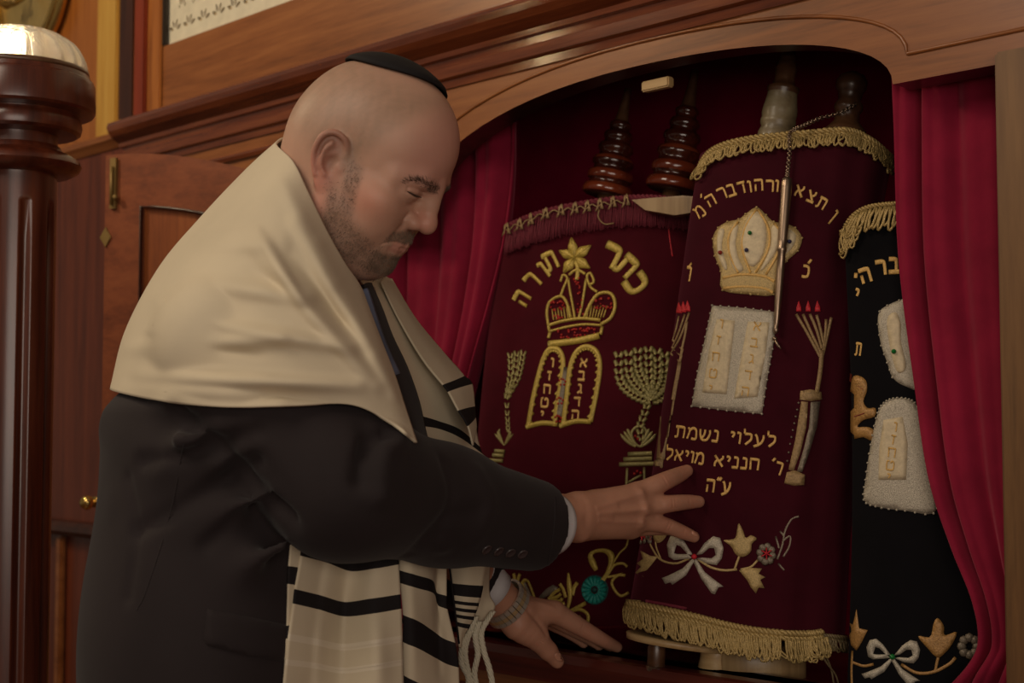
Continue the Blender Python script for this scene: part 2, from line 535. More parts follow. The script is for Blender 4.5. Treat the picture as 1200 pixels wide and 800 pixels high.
# sill
prof = [(-0.499, 0.868), (0.030, 0.868), (0.034, 0.900), (0.030, 0.912), (0.022, 0.914), (-0.035, 0.914), (-0.035, 0.902), (-0.499, 0.902)]
v, f = profile_run(prof, S0 + 0.001, S1 - 0.001)
structure('trim_11', v, f, 'sill')
# apron panel under the sill
m = MB(); m.add(*bevel_box(S0 + 0.04, S1 - 0.04, 0.15, 0.84, 0.0, 0.012, 0.006)); m.build('trim_12', 'sill', smooth=False)['kind'] = 'structure'
# inside of the ark
DB = -0.50
v, f = bbox(S0 - 0.12, S1 + 0.25, 0.86, 2.0, DB - 0.02, DB); structure('wall_inner_back', v, f, 'velvet_lining')
v, f = bbox(S0 - 0.12, S0 - 0.1, 0.86, 2.0, DB, -0.046); structure('wall_inner_left', v, f, 'velvet_lining')
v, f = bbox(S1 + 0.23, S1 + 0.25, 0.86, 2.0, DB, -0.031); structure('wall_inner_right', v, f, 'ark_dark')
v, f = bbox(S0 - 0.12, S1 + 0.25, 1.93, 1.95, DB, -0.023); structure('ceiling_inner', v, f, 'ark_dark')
# room
structure('floor', [(-6, -4, 0), (4, -4, 0), (4, 8, 0), (-6, 8, 0)], [(0, 1, 2, 3)], 'floor')

# fretwork screen in the frieze: pierced rosettes and leaves in a cream plate
def petal(cx, cz, ang, l, w):
    t = np.linspace(0, 1, 7)
    up = [(x * l, w * math.sin(math.pi * x) ** 0.8) for x in t]; dn = [(x * l, -w * math.sin(math.pi * x) ** 0.8) for x in t[::-1][1:-1]]
    c, s = math.cos(ang), math.sin(ang)
    return [(cx + x * c - y * s, cz + x * s + y * c) for x, y in up + dn]
holes = []
for i in range(40):
    for j in range(16):
        cx = -1.497 + i * 0.056 + (0.028 if j % 2 else 0); cz = 2.086 + j * 0.042
        if cx > 0.15: continue
        if j % 2 == 0:
            for k in range(4):
                a = math.radians(24 + 44 * k); holes.append(petal(cx + 0.006 * math.cos(a), cz + 0.006 * math.sin(a) - 0.012, a, 0.0205, 0.0042))
        else:
            for k in range(2):
                a = math.radians(60 + 60 * k); holes.append(petal(cx + 0.004 * math.cos(a), cz + 0.005 * math.sin(a) - .006, a, 0.0165, 0.0048))
                holes.append(petal(cx + (0.012 - .024 * k), cz - .010, math.radians(100 - 20 * k), 0.011, 0.0036))
cu = bpy.data.curves.new('fret', 'CURVE'); cu.dimensions = '2D'; cu.fill_mode = 'BOTH'; cu.extrude = 0.003
for lp in [[(-1.5315, 2.0455), (0.1995, 2.0455), (0.1995, 2.6195), (-1.5315, 2.6195)]] + holes:
    sp = cu.splines.new('POLY'); sp.points.add(len(lp) - 1); sp.use_cyclic_u = True
    for q, (x, y) in zip(sp.points, lp): q.co = (x, y, 0, 1)
co = bpy.data.objects.new('fret', cu); COL.objects.link(co)
me = bpy.data.meshes.new_from_object(co.evaluated_get(bpy.context.evaluated_depsgraph_get()))
V = [wp(q.co.x, q.co.y, -0.012 + q.co.z * .8) for q in me.vertices]; FA = [tuple(p.vertices) for p in me.polygons]
bpy.data.objects.remove(co); bpy.data.curves.remove(cu); bpy.data.meshes.remove(me)
fs = empty('fretwork_screen', wp(-1.0, 2.045, -0.012), 'cream pierced fretwork screen of leaf holes set in the wooden frieze', 'screen')
obj('pierced_plate', V, FA, 'screen', fs, smooth=False)
v, f = bbox(-1.5315, 0.1995, 2.0455, 2.6195, -0.0195, -0.0155); obj('backing', v, f, 'screen_back', fs, smooth=False)
m = MB(); m.add(*bevel_box(-1.5312, -1.518, 2.0456, 2.6194, -0.0085, 0.003, 0.003)); m.build('bead', 'black_frame', fs, smooth=False)

# ------------------------------------------------------------------ left ark door, folded back towards the wall
HX = wp(-0.875, 0, 0.012)[:2]; EX = P(134, 178, 2.77)[:2]
dd = EX - HX; LW = np.linalg.norm(dd); dd = dd / LW
dn = np.array([dd[1], -dd[0]]);  dn = dn if dn @ np.array([0, -1]) > 0 else -dn
def dp(u, z, o):                          # u from hinge (0) to free edge (LW), o towards the viewer
    q = HX + dd * u + dn * o; return np.array([q[0], q[1], z])
def dprism(poly, o0, o1, holes=()):
    v, f = prism(poly, o0, o1, holes)
    out = []
    for q in v:
        s = (q - WO) @ WD; o = (q - WO) @ WN; out.append(dp(s, q[2], o))
    return out, f
def door_top(u, drop=0.0): return 1.625 + 0.135 * math.sin(min(1, u / LW) * math.pi / 2) ** 0.8 - drop
us = np.linspace(0, LW, 16)
outer = [(0, 0.93), (LW, 0.93)] + [(u, door_top(u)) for u in us[::-1]]
ui = np.linspace(0.075, LW - 0.085, 12)
inner = [(0.075, 1.02), (LW - 0.085, 1.02)] + [(u, door_top(u, 0.10)) for u in ui[::-1]]
door = empty('ark_door', dp(LW / 2, 0.93, 0), 'arched wooden ark door swung open behind the man in the shawl', 'door')
v, f = dprism(outer, 0.0, 0.024, [inner]); obj('door_frame', v, f, 'door', door, smooth=False)
v, f = dprism([(u, z) for u, z in [(0.07, 1.015), (LW - 0.08, 1.015)] + [(u, door_top(u, 0.095)) for u in np.linspace(0.07, LW - 0.08, 12)[::-1]]], 0.006, 0.014)
obj('door_panel', v, f, 'door_panel', door, smooth=False)
loop = [dp(u, z, 0.023) for u, z in inner]
v, f = tube(loop, 0.0032, 6, closed=True); obj('bead', v, f, 'dark_or_shaded_wood', door)
def dbox(u0, u1, z0, z1, o0, o1):
    return [dp(u, z, o) for u in (u0, u1) for z in (z0, z1) for o in (o0, o1)], BOXF
bolt = MB(); bolt.add(*dbox(LW - 0.030, LW - 0.016, 1.655, 1.752, 0.024, 0.031))
b = bolt.build('bolt', 'brass', door, smooth=False)
m = MB(); m.add(*tube([dp(LW - 0.023, 1.662, 0.034), dp(LW - 0.023, 1.735, 0.034)], 0.0035, 8)); m.add(*ball(dp(LW - 0.034, 1.675, 0.036), 0.006)); m.build('bolt_rod', 'brass', b)
c = dp(LW - 0.004, 1.602, 0.024); q = 0.019
v = [c + np.array([0, 0, q]), dp(LW - 0.004 + 0.013, c[2], 0.024), c - np.array([0, 0, q]), dp(LW - 0.004 - 0.013, c[2], 0.024)]
v = v + [w + np.array([dn[0], dn[1], 0]) * 0.003 for w in v]
obj('escutcheon', v, [(4, 5, 6, 7), (0, 1, 5, 4), (1, 2, 6, 5), (2, 3, 7, 6), (3, 0, 4, 7)], 'brass', door, smooth=False)
m = MB(); m.add(*lathe([(0.004, 0), (0.004, 0.012), (0.012, 0.016), (0.014, 0.024), (0.010, 0.032), (0.002, 0.034)], dp(LW + 0.016, 1.10, 0.02), (dn[0], dn[1], 0), 16))
m.add(*dbox(LW - 0.004, LW + 0.026, 1.09, 1.11, 0.012, 0.022)); m.build('knob', 'brass_bright', door)

# little latch block under the arch
m = MB(); m.add(*bevel_box(-0.212, -0.160, 1.733, 1.748, -0.038, -0.024, 0.002))
tag(m.build('latch_block', 'pale_wood', smooth=False, base=wp(-0.186, 1.74, -0.03)), 'small pale wooden latch block fixed under the crown of the arch', 'latch')

# ------------------------------------------------------------------ newel post with lamp, far left
NY = 2.2; NC = P(17, 400, NY); NX = NC[0]
zat = lambda py: P(17, py, NY)[2]
np_ = empty('newel_post', (NX, NY, 0), 'dark turned and fluted newel post at the left edge', 'post')
pxm = NY / F
def flute(r, h, th):
    k = (math.cos(8 * th + 1.9) - 0.45) / 0.55
    if k > 0 and 0.35 < h < zat(236): 
        e = min(1, (zat(236) - h) / 0.02)
        return r - 0.009 * math.sqrt(k) * e
    return r
v, f = lathe([(0.058, 0.0), (0.058, 0.3)] + [(0.058, h) for h in np.linspace(0.33, zat(240), 24)] + [(0.058, zat(h)) for h in (238, 236, 233, 228, 216)] + [(0.058, zat(150)), (0.058, zat(120))], (NX, NY, 0), n=128, flute=flute)
obj('shaft', v, f, 'newel', np_)
v, f = lathe([(0.05, zat(206)), (0.078, zat(205)), (0.090, zat(200)), (0.094, zat(194)), (0.091, zat(188)), (0.080, zat(182)), (0.066, zat(178)), (0.062, zat(172)), (0.05, zat(170))], (NX, NY, 0), n=64)
obj('collar', v, f, 'newel', np_, auto=40)
v, f = lathe([(0.055, zat(160)), (0.086, zat(158)), (0.092, zat(155)), (0.094, zat(148)), (0.092, zat(140)), (0.090, zat(137)), (0.090, zat(135)), (0.110, zat(133)), (0.113, zat(130)),
              (0.1135, zat(126)), (0.1125, zat(100)), (0.110, zat(95)), (0.106, zat(93)), (0.104, zat(88)), (0.05, zat(88))], (NX, NY, 0), n=64)
obj('capital', v, f, 'newel', np_, auto=28)
np0 = zat(88)
lamp = empty('dome_lamp', (NX, NY, np0), 'lit ribbed glass dome lamp on top of the newel post', 'lamp')
v, f = lathe([(0.1025, 0.0), (0.1035, 0.003), (0.1025, 0.008), (0.096, 0.009)], (NX, NY, np0), n=48); obj('rim', v, f, 'roller_brown', lamp)
g = NT('ribbed_glass'); g.set(Base_Color=(1, 0.96, 0.88, 1), Roughness=0.22, IOR=1.45, Transmission_Weight=0.75)
wv = g.n('ShaderNodeTexNoise', i_Scale=38.0, i_Detail=3.0, i_Distortion=1.2); g.l(g.coord((1, 1, 0.22)), wv.inputs[0]); g.bump(wv.outputs[0], 0.5, 0.008)
M['glass'] = g.m
def rib(r, h, th): return r * (1 + 0.030 * math.cos(20 * th))
dome = [(0.098 * math.cos(a) ** 0.8 + 0.0005, np0 + 0.008 + 0.064 * math.sin(a)) for a in np.linspace(0, math.pi / 2 * 0.985, 18)]
dome_in = [(max(0.0005, r - 0.005), h - 0.004 * (i / 17)) for i, (r, h) in enumerate(dome)]
v, f = lathe(dome + dome_in[::-1], (NX, NY, 0), n=132, flute=rib); obj('glass_dome', v, f, 'glass', lamp)
e = NT('lamp_bulb'); e.set(Base_Color=(1, 0.9, 0.7, 1)); e.b.inputs['Emission Color'].default_value = (1, 0.78, 0.45, 1); e.b.inputs['Emission Strength'].default_value = 16.0
M['bulb'] = e.m
v, f = lathe([(0.012, 0.0), (0.013, 0.014), (0.022, 0.026), (0.027, 0.044), (0.022, 0.052), (0.010, 0.058), (0.001, 0.060)], (NX - 0.02, NY - 0.01, np0 + 0.010), n=20); obj('bulb', v, f, 'bulb', lamp)

# brass oval fixture on the recessed wall, top left corner
oc = wallpx(35, -8, RO + 0.012)
sc = empty('wall_sconce', oc, 'oval brass-rimmed sconce plate on the wooden wall above the dome lamp', 'sconce')
def oval(ra, rb, off, n=48): return [oc + WD * (ra * math.cos(t)) + np.array([0, 0, rb * math.sin(t)]) + WN * off for t in np.linspace(0, 2 * math.pi, n, endpoint=False)]
sa, sb = 0.205, 0.172
m = MB()
for k, off, r in ((1.0, 0.006, 0.012), (0.90, 0.012, 0.008), (0.80, 0.008, 0.006)): m.add(*tube(oval(sa * k, sb * k, off), r, 10, closed=True))
m.build('rim', 'brass_bright', sc)
ring = []; fr = []
for k, off in ((0.98, 0.004), (0.7, -0.002), (0.35, -0.006), (0.02, -0.008)): ring += oval(sa * k, sb * k, off)
obj('plate', ring, gridfaces(4, 48, True), 'mirror', sc)
m = MB(); bx = oc + np.array([0, 0, 0.0])
m.add(*tube(cr([bx + WN * 0.0, bx + WN * 0.05 + np.array([0, 0, -0.04]), bx + WN * 0.09 + np.array([0, 0, -0.035]), bx + WN * 0.10 + np.array([0, 0, 0.01])], 14), 0.007, 8))
for q in (0, 1): m.add(*ball(bx + WN * 0.05 + WD * (0.02 - 0.045 * q) + np.array([0, 0, -0.035]), 0.012))
m.build('arm', 'brass', sc)

# ================================================================== curtains of the ark
def curtain(rows, off, nfold, amp, nu, nv, phase=0.0, skew=0.5, bunch=()):
    """rows: (pixel y, left x, right x) on the wall plane at offset off; pleats run down the cloth."""
    rows = np.asarray(rows, float)
    rr = cr(rows, nv)
    v = []
    for i, (py, xl, xr) in enumerate(rr):
        t = i / (nv - 1)
        a = wallpx(xl, py, off); b = wallpx(xr, py, off)
        for j in range(nu):
            u = j / (nu - 1)
            w = u + 0.03 * math.sin(5 * u + 3 * t)
            ph = 2 * math.pi * (nfold * w + phase + 0.12 * math.sin(2.2 * t + 4 * u))
            d = amp * (math.sin(ph) + skew * math.sin(2 * ph + 1.3)) * (0.75 + 0.35 * math.sin(7 * u + 1))
            for (bu, bt, ba, bw) in bunch: d += ba * math.exp(-((u - bu) / 0.2) ** 2 - ((t - bt) / bw) ** 2)
            v.append(a * (1 - u) + b * u + WN * d)
    return v, gridfaces(nv, nu)


v, f = curtain([(120, 440, 596), (200, 440, 596), (280, 440, 590), (360, 440, 576), (440, 440, 557), (560, 440, 528), (700, 440, 508), (762, 440, 505)], -0.080, 4.8, 0.015, 150, 50, 0.32)
lc = obj('ark_curtain', v, f, 'velvet_red', base=wallpx(520, 400, -0.085)); solidify(lc, 0.003)
tag(lc, 'crimson velvet curtain drawn to the left of the scrolls, beside the man\'s face', 'curtain', 'ark curtains')
v, f = curtain([(76, 1052, 1215), (150, 1053, 1215), (300, 1057, 1215), (450, 1075, 1215), (560, 1092, 1215), (640, 1118, 1215), (700, 1142, 1215), (745, 1150, 1215), (775, 1140, 1215), (812, 1108, 1215)], -0.074, 3.5, 0.012, 130, 60, 0.05, 0.45,
              [(0.35, 0.93, 0.012, 0.06)])
rc = obj('ark_curtain', v, f, 'velvet_red', base=wallpx(1150, 400, -0.075)); solidify(rc, 0.003)
tag(rc, 'crimson velvet curtain drawn to the right, beside the wooden post and the black mantle', 'curtain', 'ark curtains')


# ================================================================== torah scrolls
def mantle_mesh(L, R, hd, nring=40, nc=72, pw=0.8, cap=True, folds=(), dome=0.02):
    """Cloth sleeve of superelliptic section between left and right rails (world points, top to bottom)."""
    L = cr(L, nring); R = cr(R, nring)
    v = []
    def ringpts(Lp, Rp, ax, k=1.0, lift=0.0, t=0.0):
        c = (Lp + Rp) / 2; w = (Rp - Lp) / 2
        m = np.cross(ax, w); m /= np.linalg.norm(m)
        if m[1] > 0: m = -m
        out = []
        for j in range(nc):
            th = 2 * math.pi * j / nc - math.pi / 2
            x = math.copysign(abs(math.sin(th)) ** pw, math.sin(th)); y = math.copysign(abs(math.cos(th)) ** pw, math.cos(th))
            d = 0.0
            for (c0, a, sg) in folds: d += a * math.exp(-((x - c0 - 0.05 * math.sin(5 * t)) / sg) ** 2) * (y > 0)
            out.append(c + w * x * k + m * (hd * y * k + d) - ax * lift)
        return out
    for i in range(nring):
        ax = (L[min(i + 1, nring - 1)] + R[min(i + 1, nring - 1)] - L[max(i - 1, 0)] - R[max(i - 1, 0)]); ax /= np.linalg.norm(ax)
        if i == 0 and cap:
            for k, lift in ((0.02, dome), (0.5, dome * 0.9), (0.8, dome * 0.65), (0.93, dome * 0.35)): v += ringpts(L[0], R[0], ax, k, lift)
        v += ringpts(L[i], R[i], ax, 1.0, 0.0, i / nring)
    n = nring + (4 if cap else 0)
    return v, gridfaces(n, nc, True)


def rails(rows):
    return [P(a, b, c) for a, b, c, _, _, _ in rows], [P(d, e, g) for _, _, _, d, e, g in rows]


# ---- scroll with the dedication text (middle)
L, R = rails([(822, 190, 2.10, 1044, 184, 2.00), (812, 250, 2.09, 1032, 255, 1.99), (790, 400, 2.075, 1014, 400, 1.985), (765, 560, 2.065, 1000, 575, 1.98), (737, 722, 2.06, 990, 748, 1.975)])
v, f = mantle_mesh(L, R, 0.075, folds=[(0.55, 0.004, 0.06), (0.72, -0.004, 0.05)])
scr1 = empty('torah_scroll', (L[-1] + R[-1]) / 2 - np.array([0, 0, 0.05]), 'torah scroll in wine velvet mantle with dedication text and silver crown, middle of the ark', 'torah scroll', 'torah scrolls in the ark')
man1 = obj('mantle', v, f, 'velvet_wine', scr1)
# ---- scroll with the large golden crown (left)
L2, R2 = rails([(592, 272, 2.45, 846, 240, 2.285), (584, 340, 2.45, 838, 330, 2.275), (572, 440, 2.45, 826, 440, 2.265), (562, 560, 2.44, 812, 560, 2.255), (556, 650, 2.43, 802, 640, 2.25), (550, 736, 2.41, 794, 732, 2.25)])
v, f = mantle_mesh(L2, R2, 0.075, folds=[(-0.62, -0.006, 0.08)])
scr2 = empty('torah_scroll', (L2[-1] + R2[-1]) / 2, 'torah scroll in maroon mantle with golden crown under a five-petalled flower, behind the hands', 'torah scroll', 'torah scrolls in the ark')
man2 = obj('mantle', v, f, 'velvet_maroon', scr2)
# ---- black velvet scroll (right)
L3, R3 = rails([(988, 262, 1.905, 1240, 262, 1.84), (992, 330, 1.905, 1242, 330, 1.84), (998, 480, 1.90, 1246, 480, 1.84), (998, 640, 1.90, 1248, 640, 1.84), (993, 800, 1.90, 1250, 800, 1.84), (990, 842, 1.90, 1250, 836, 1.84)])
v, f = mantle_mesh(L3, R3, 0.032)
scr3 = empty('torah_scroll', (L3[-1] + R3[-1]) / 2, 'torah scroll in black velvet mantle half hidden behind the right-hand curtain', 'torah scroll', 'torah scrolls in the ark')
man3 = obj('mantle', v, f, 'velvet_black', scr3)


def guide(L, R, hd, up=0.06, dn=0.10, **kw):   # the mantle's surface carried on past its hems, to hang fringes from
    L = [L[0] + (L[0] - L[1]) * up / np.linalg.norm(L[0] - L[1])] + list(L) + [L[-1] + (L[-1] - L[-2]) * dn / np.linalg.norm(L[-1] - L[-2])]
    R = [R[0] + (R[0] - R[1]) * up / np.linalg.norm(R[0] - R[1])] + list(R) + [R[-1] + (R[-1] - R[-2]) * dn / np.linalg.norm(R[-1] - R[-2])]
    v, f = mantle_mesh(L, R, hd, nring=50, cap=False, **kw)
    return BVHTree.FromPolygons([Vector(q) for q in v], f)


B1 = guide(L, R, 0.075, folds=[(0.55, 0.004, 0.06), (0.72, -0.004, 0.05)])
B2 = guide(L2, R2, 0.075, folds=[(-0.62, -0.006, 0.08)])
B3 = guide(L3, R3, 0.032)


def hit(B, px, py, lift=0.0):
    d = ray(px, py); d = d / np.linalg.norm(d)
    r = B.ray_cast(Vector(CAM), Vector(d))
    if r[0] is None:
        r = B.find_nearest(Vector(P(px, py, 2.0)))
        n = np.array(r[1]); return np.array(r[0]) + (-d * lift), -d
    n = np.array(r[1])
    if n @ d > 0: n = -n
    return np.array(r[0]) + n * lift, n


def stitch(mb, B, pts, wpx, rise=0.45, mi=0, n=None, closed=False, taper=False, lift=0.0):
    """Raised line of embroidery along pixel points; wpx = width in pixels (number or one per point)."""
    n = n or max(4, 3 * len(pts))
    smooth = len(pts) > 2
    w = np.full(len(pts), float(wpx)) if np.isscalar(wpx) else np.asarray(wpx, float)
    q = np.hstack([np.asarray(pts, float), w[:, None]])
    if smooth: q = cr(q, n, closed)
    else: n = 4; q = np.array([q[0] * (1 - t) + q[1] * t for t in np.linspace(0, 1, n)])
    pp = []; nn = []
    for x, y, _ in q:
        p, m = hit(B, x, y, 0.0004 + lift); pp.append(p); nn.append(m)
    V = []; k = 7; m = len(q)
    for i in range(m):
        t = pp[(i + 1) % m] - pp[i - 1] if closed else pp[min(i + 1, m - 1)] - pp[max(i - 1, 0)]
        t /= np.linalg.norm(t) + 1e-12
        b = np.cross(nn[i], t); b /= np.linalg.norm(b) + 1e-12
        r = q[i, 2] / 2 * np.linalg.norm(pp[i] - CAM) / F
        e = 1.0
        if taper: e = min(1, (0.25 + i) / 2.0, (m - 1 - i + 0.25) / 2.0)
        for j in range(k):
            a = math.pi * j / (k - 1)
            V.append(pp[i] + b * (r * e * math.cos(a)) + nn[i] * (r * rise * math.sin(a) * (0.4 + 0.6 * e)))
    fc = gridfaces(m, k)
    if closed: fc += [((m - 1) * k + j, (m - 1) * k + j + 1, j + 1, j) for j in range(k - 1)]
    else: fc += [tuple(range(k)), tuple(range((m - 1) * k, m * k))[::-1]]
    mb.add(V, fc, mi)


def patch(mb, B, poly, h=0.0016, mi=0, step=5.0, dome=6.0, lift=0.0):
    """Padded embroidered area filling a pixel polygon."""
    poly = [tuple(p) for p in poly]
    dense = []
    for i in range(len(poly)):
        a = np.array(poly[i], float); b = np.array(poly[(i + 1) % len(poly)], float)
        k = max(1, int(np.linalg.norm(b - a) / step))
        for t in range(k): dense.append(tuple(a + (b - a) * t / k))
    xs = [p[0] for p in dense]; ys = [p[1] for p in dense]
    pts = [Vector(p) for p in dense]
    A = np.array(dense); Bn = np.roll(A, -1, 0)
    def edge_d(x, y):
        d = Bn - A; t = np.clip(((x - A[:, 0]) * d[:, 0] + (y - A[:, 1]) * d[:, 1]) / ((d ** 2).sum(1) + 1e-9), 0, 1)
        return np.hypot(x - A[:, 0] - t * d[:, 0], y - A[:, 1] - t * d[:, 1]).min()
    for x in np.arange(min(xs) + step / 2, max(xs), step):
        for y in np.arange(min(ys) + step / 2, max(ys), step):
            if in_loops([dense], x, y) and edge_d(x, y) > step * 0.4: pts.append(Vector((x, y)))
    n0 = len(dense)
    p2, fa = cdt_inside(pts, [(i, (i + 1) % n0) for i in range(n0)], [dense])
    top = []; bot = []
    for p in p2:
        q, m = hit(B, p.x, p.y, 0.0002)
        e = min(1.0, edge_d(p.x, p.y) / dome)
        top.append(q + m * (lift + h * (0.45 + 0.55 * math.sqrt(e)))); bot.append(q)
    n = len(p2)
    cnt = {}
    for q in fa:
        for a, b in zip(q, q[1:] + [q[0]]): cnt[(a, b)] = 1
    F2 = [tuple(q) for q in fa] + [(b, a, a + n, b + n) for (a, b) in cnt if (b, a) not in cnt]
    mb.add(top + bot, F2, mi)


def bead(mb, B, x, y, rpx, mi=0, n=8, flat=0.7):
    p, m = hit(B, x, y, 0.0012)
    r = rpx * np.linalg.norm(p - CAM) / F
    V, fc = ball((0, 0, 0), r, n)
    _, a, b = frame(m, (0, 0.3, 1))
    V = [p + a * q[0] + b * q[1] + m * q[2] * flat for q in V]
    mb.add(V, fc, mi)


def beads_along(mb, B, pts, gap, r, mi=0, closed=False):
    q = np.asarray(list(pts) + ([pts[0]] if closed else []), float)
    for a, b in zip(q[:-1], q[1:]):
        k = max(1, int(np.linalg.norm(b - a) / gap))
        for i in range(k):
            x, y = a + (b - a) * i / k; bead(mb, B, x, y, r, mi, 6)


GL = {
 'א': (.86, [[(.06, .98), (.8, .02)], [(.76, 1.0), (.76, .76), (.5, .5)], [(.1, .0), (.12, .3), (.34, .62)]]),
 'ב': (.82, [[(.06, .95), (.58, .93), (.66, .78), (.65, .1)], [(.0, .06), (.85, .06)]]),
 'ג': (.56, [[(.14, .95), (.4, .92), (.46, .7), (.46, .32), (.56, .0)], [(.46, .3), (.08, .02)]]),
 'ד': (.78, [[(.0, .93), (.8, .93)], [(.62, .9), (.62, .0)]]),
 'ה': (.82, [[(.0, .93), (.66, .93), (.78, .8), (.76, .0)], [(.12, .6), (.1, .0)]]),
 'ו': (.34, [[(.04, .96), (.28, .92), (.32, .75), (.3, .0)]]),
 'ז': (.5, [[(.0, .95), (.5, .9)], [(.28, .9), (.24, .0)]]),
 'ח': (.86, [[(.1, .9), (.13, .0)], [(.02, .95), (.7, .93), (.8, .8), (.78, .0)]]),
 'ט': (.86, [[(.32, .97), (.1, .9), (.1, .12), (.24, .03), (.66, .03), (.82, .2), (.82, .78), (.62, .95), (.46, .75)]]),
 'י': (.34, [[(.04, .96), (.28, .92), (.32, .76), (.2, .52)]]),
 'כ': (.8, [[(.04, .95), (.56, .93), (.76, .72), (.76, .28), (.56, .06), (.0, .06)]]),
 'ל': (.76, [[(.1, 1.38), (.14, .95)], [(.14, .92), (.62, .92), (.72, .74), (.66, .42), (.24, .0)]]),
 'מ': (.9, [[(.06, .98), (.2, .7), (.04, .0)], [(.2, .72), (.46, .95), (.72, .88), (.82, .6), (.8, .05), (.42, .05)]]),
 'ן': (.34, [[(.04, .96), (.28, .92), (.32, .75), (.3, -.36)]]),
 'נ': (.56, [[(.14, .95), (.42, .92), (.5, .76), (.5, .07)], [(.0, .06), (.54, .06)]]),
 'ע': (.84, [[(.06, .97), (.22, .75), (.4, .1)], [(.78, .97), (.76, .55), (.5, .14), (.0, -.1)]]),
 'צ': (.82, [[(.04, .97), (.2, .75), (.66, .12)], [(.72, .98), (.7, .72), (.48, .5)], [(.82, .06), (.04, .05)]]),
 'ר': (.76, [[(.0, .93), (.56, .93), (.72, .78), (.7, .0)]]),
 'ש': (.98, [[(.06, .97), (.1, .5), (.3, .08), (.72, .1), (.95, .6), (.92, .97)], [(.5, .97), (.46, .55), (.24, .14)]]),
 'ת': (.88, [[(.04, .93), (.66, .93), (.8, .8), (.78, .0)], [(.22, .9), (.22, .15), (.0, .04)]]),
 "'": (.3, [[(.26, 1.2), (.04, .9)]]),
 '"': (.4, [[(.24, 1.25), (.06, .98)], [(.46, 1.25), (.28, .98)]]),
}


def letter(mb, B, ch, cx, cy, h, rot=0.0, lean=0.0, w=0.17, sx=1.0, mi=0, rise=0.4):
    """One letter centred at a pixel, rot in degrees clockwise, lean = sideways shear."""
    wd, strokes = GL[ch]
    r = math.radians(rot); c, s = math.cos(r), math.sin(r)
    for st in strokes:
        q = []; ws = []
        for i, (x, y) in enumerate(st):
            X = (x - wd / 2) * h * sx + lean * (y - 0.5) * h; Y = -(y - 0.5) * h
            q.append((cx + X * c - Y * s, cy + X * s + Y * c))
        for i in range(len(q)):
            a = st[max(i - 1, 0)]; b = st[min(i + 1, len(st) - 1)]
            hz = abs(b[0] - a[0]) / (abs(b[0] - a[0]) + abs(b[1] - a[1]) + 1e-6)
            ws.append(h * w * (0.85 + 0.45 * hz))
        # keep corners crisp: a stitched line per straight run
        if len(q) > 2: stitch(mb, B, q, ws, rise, mi, n=4 * len(q))
        else: stitch(mb, B, q, ws, rise, mi)


def text_line(mb, B, txt, right, left, h, w=0.17, mi=0, lean=0.0):
    """Right-to-left line fitted between two baseline pixels."""
    adv = [(0.55 if c == ' ' else GL[c][0] + 0.2) * h for c in txt]
    tot = sum(adv) - 0.2 * h
    right = np.array(right, float); left = np.array(left, float); d = left - right
    k = np.linalg.norm(d) / tot; u = d / np.linalg.norm(d); up = np.array([-u[1], u[0]]); up = up if up[1] < 0 else -up
    rot = math.degrees(math.atan2(-u[1], -u[0])); pos = 0.0
    for c, a in zip(txt, adv):
        if c != ' ':
            wd = GL[c][0] * h
            p = right + u * (pos + wd / 2) * k + up * h * 0.5
            letter(mb, B, c, p[0], p[1], h, rot, lean, w, k, mi)
        pos += a


def fringe_loops(mb, B, top, bot_off, n, wpx, slant=0.0, jitter=2.0, mi=0, lift=0.004, loop=True, seed=3):
    """A row of hanging cord loops under a pixel line."""
    r = random.Random(seed)
    t = cr(top, n)
    for i, (x, y) in enumerate(t):
        h = bot_off(i / (n - 1)) if callable(bot_off) else bot_off
        h *= r.uniform(0.82, 1.08); j = r.uniform(-jitter, jitter); g = wpx * r.uniform(1.1, 1.9)
        pts = [(x - g * 0.3, y), (x - g * 0.6 + slant * 0.5 + j * 0.5, y + h * 0.55), (x + slant + j, y + h), (x + g * 0.9 + slant * 0.8 + j, y + h * 0.7), (x + g * 0.6 + slant * 0.3, y)]
        q = cr(pts, 12); L = []
        for k, (a, b) in enumerate(q): p, m = hit(B, a, b, lift + 0.003 * math.sin(math.pi * k / 11) + r.uniform(0, 0.001)); L.append(p)
        mb.add(*tube(L, wpx / 2 * 2.0 / F, 5), mi) if False else mb.add(*tube(L, wpx * 0.5 * np.linalg.norm(L[0] - CAM) / F, 5), mi)


def braid(mb, B, pts, wpx, n, mi=0, lift=0.003):
    """Twisted cord of two strands along a pixel line."""
    q = cr(pts, n)
    for ph in (0, math.pi):
        L = []
        for i, (x, y) in enumerate(q):
            a = i * 1.1 + ph
            p, m = hit(B, x, y + wpx * 0.32 * math.sin(a), lift + 0.0015 * math.cos(a)); L.append(p)
        mb.add(*tube(L, wpx * 0.36 * np.linalg.norm(L[0] - CAM) / F, 6), mi)

# ================================================================== embroidery of the middle scroll
def silver_rim(mb, B, loop, w=4.0, mi=0):
    beads_along(mb, B, loop, 9.0, 1.7, mi, True)


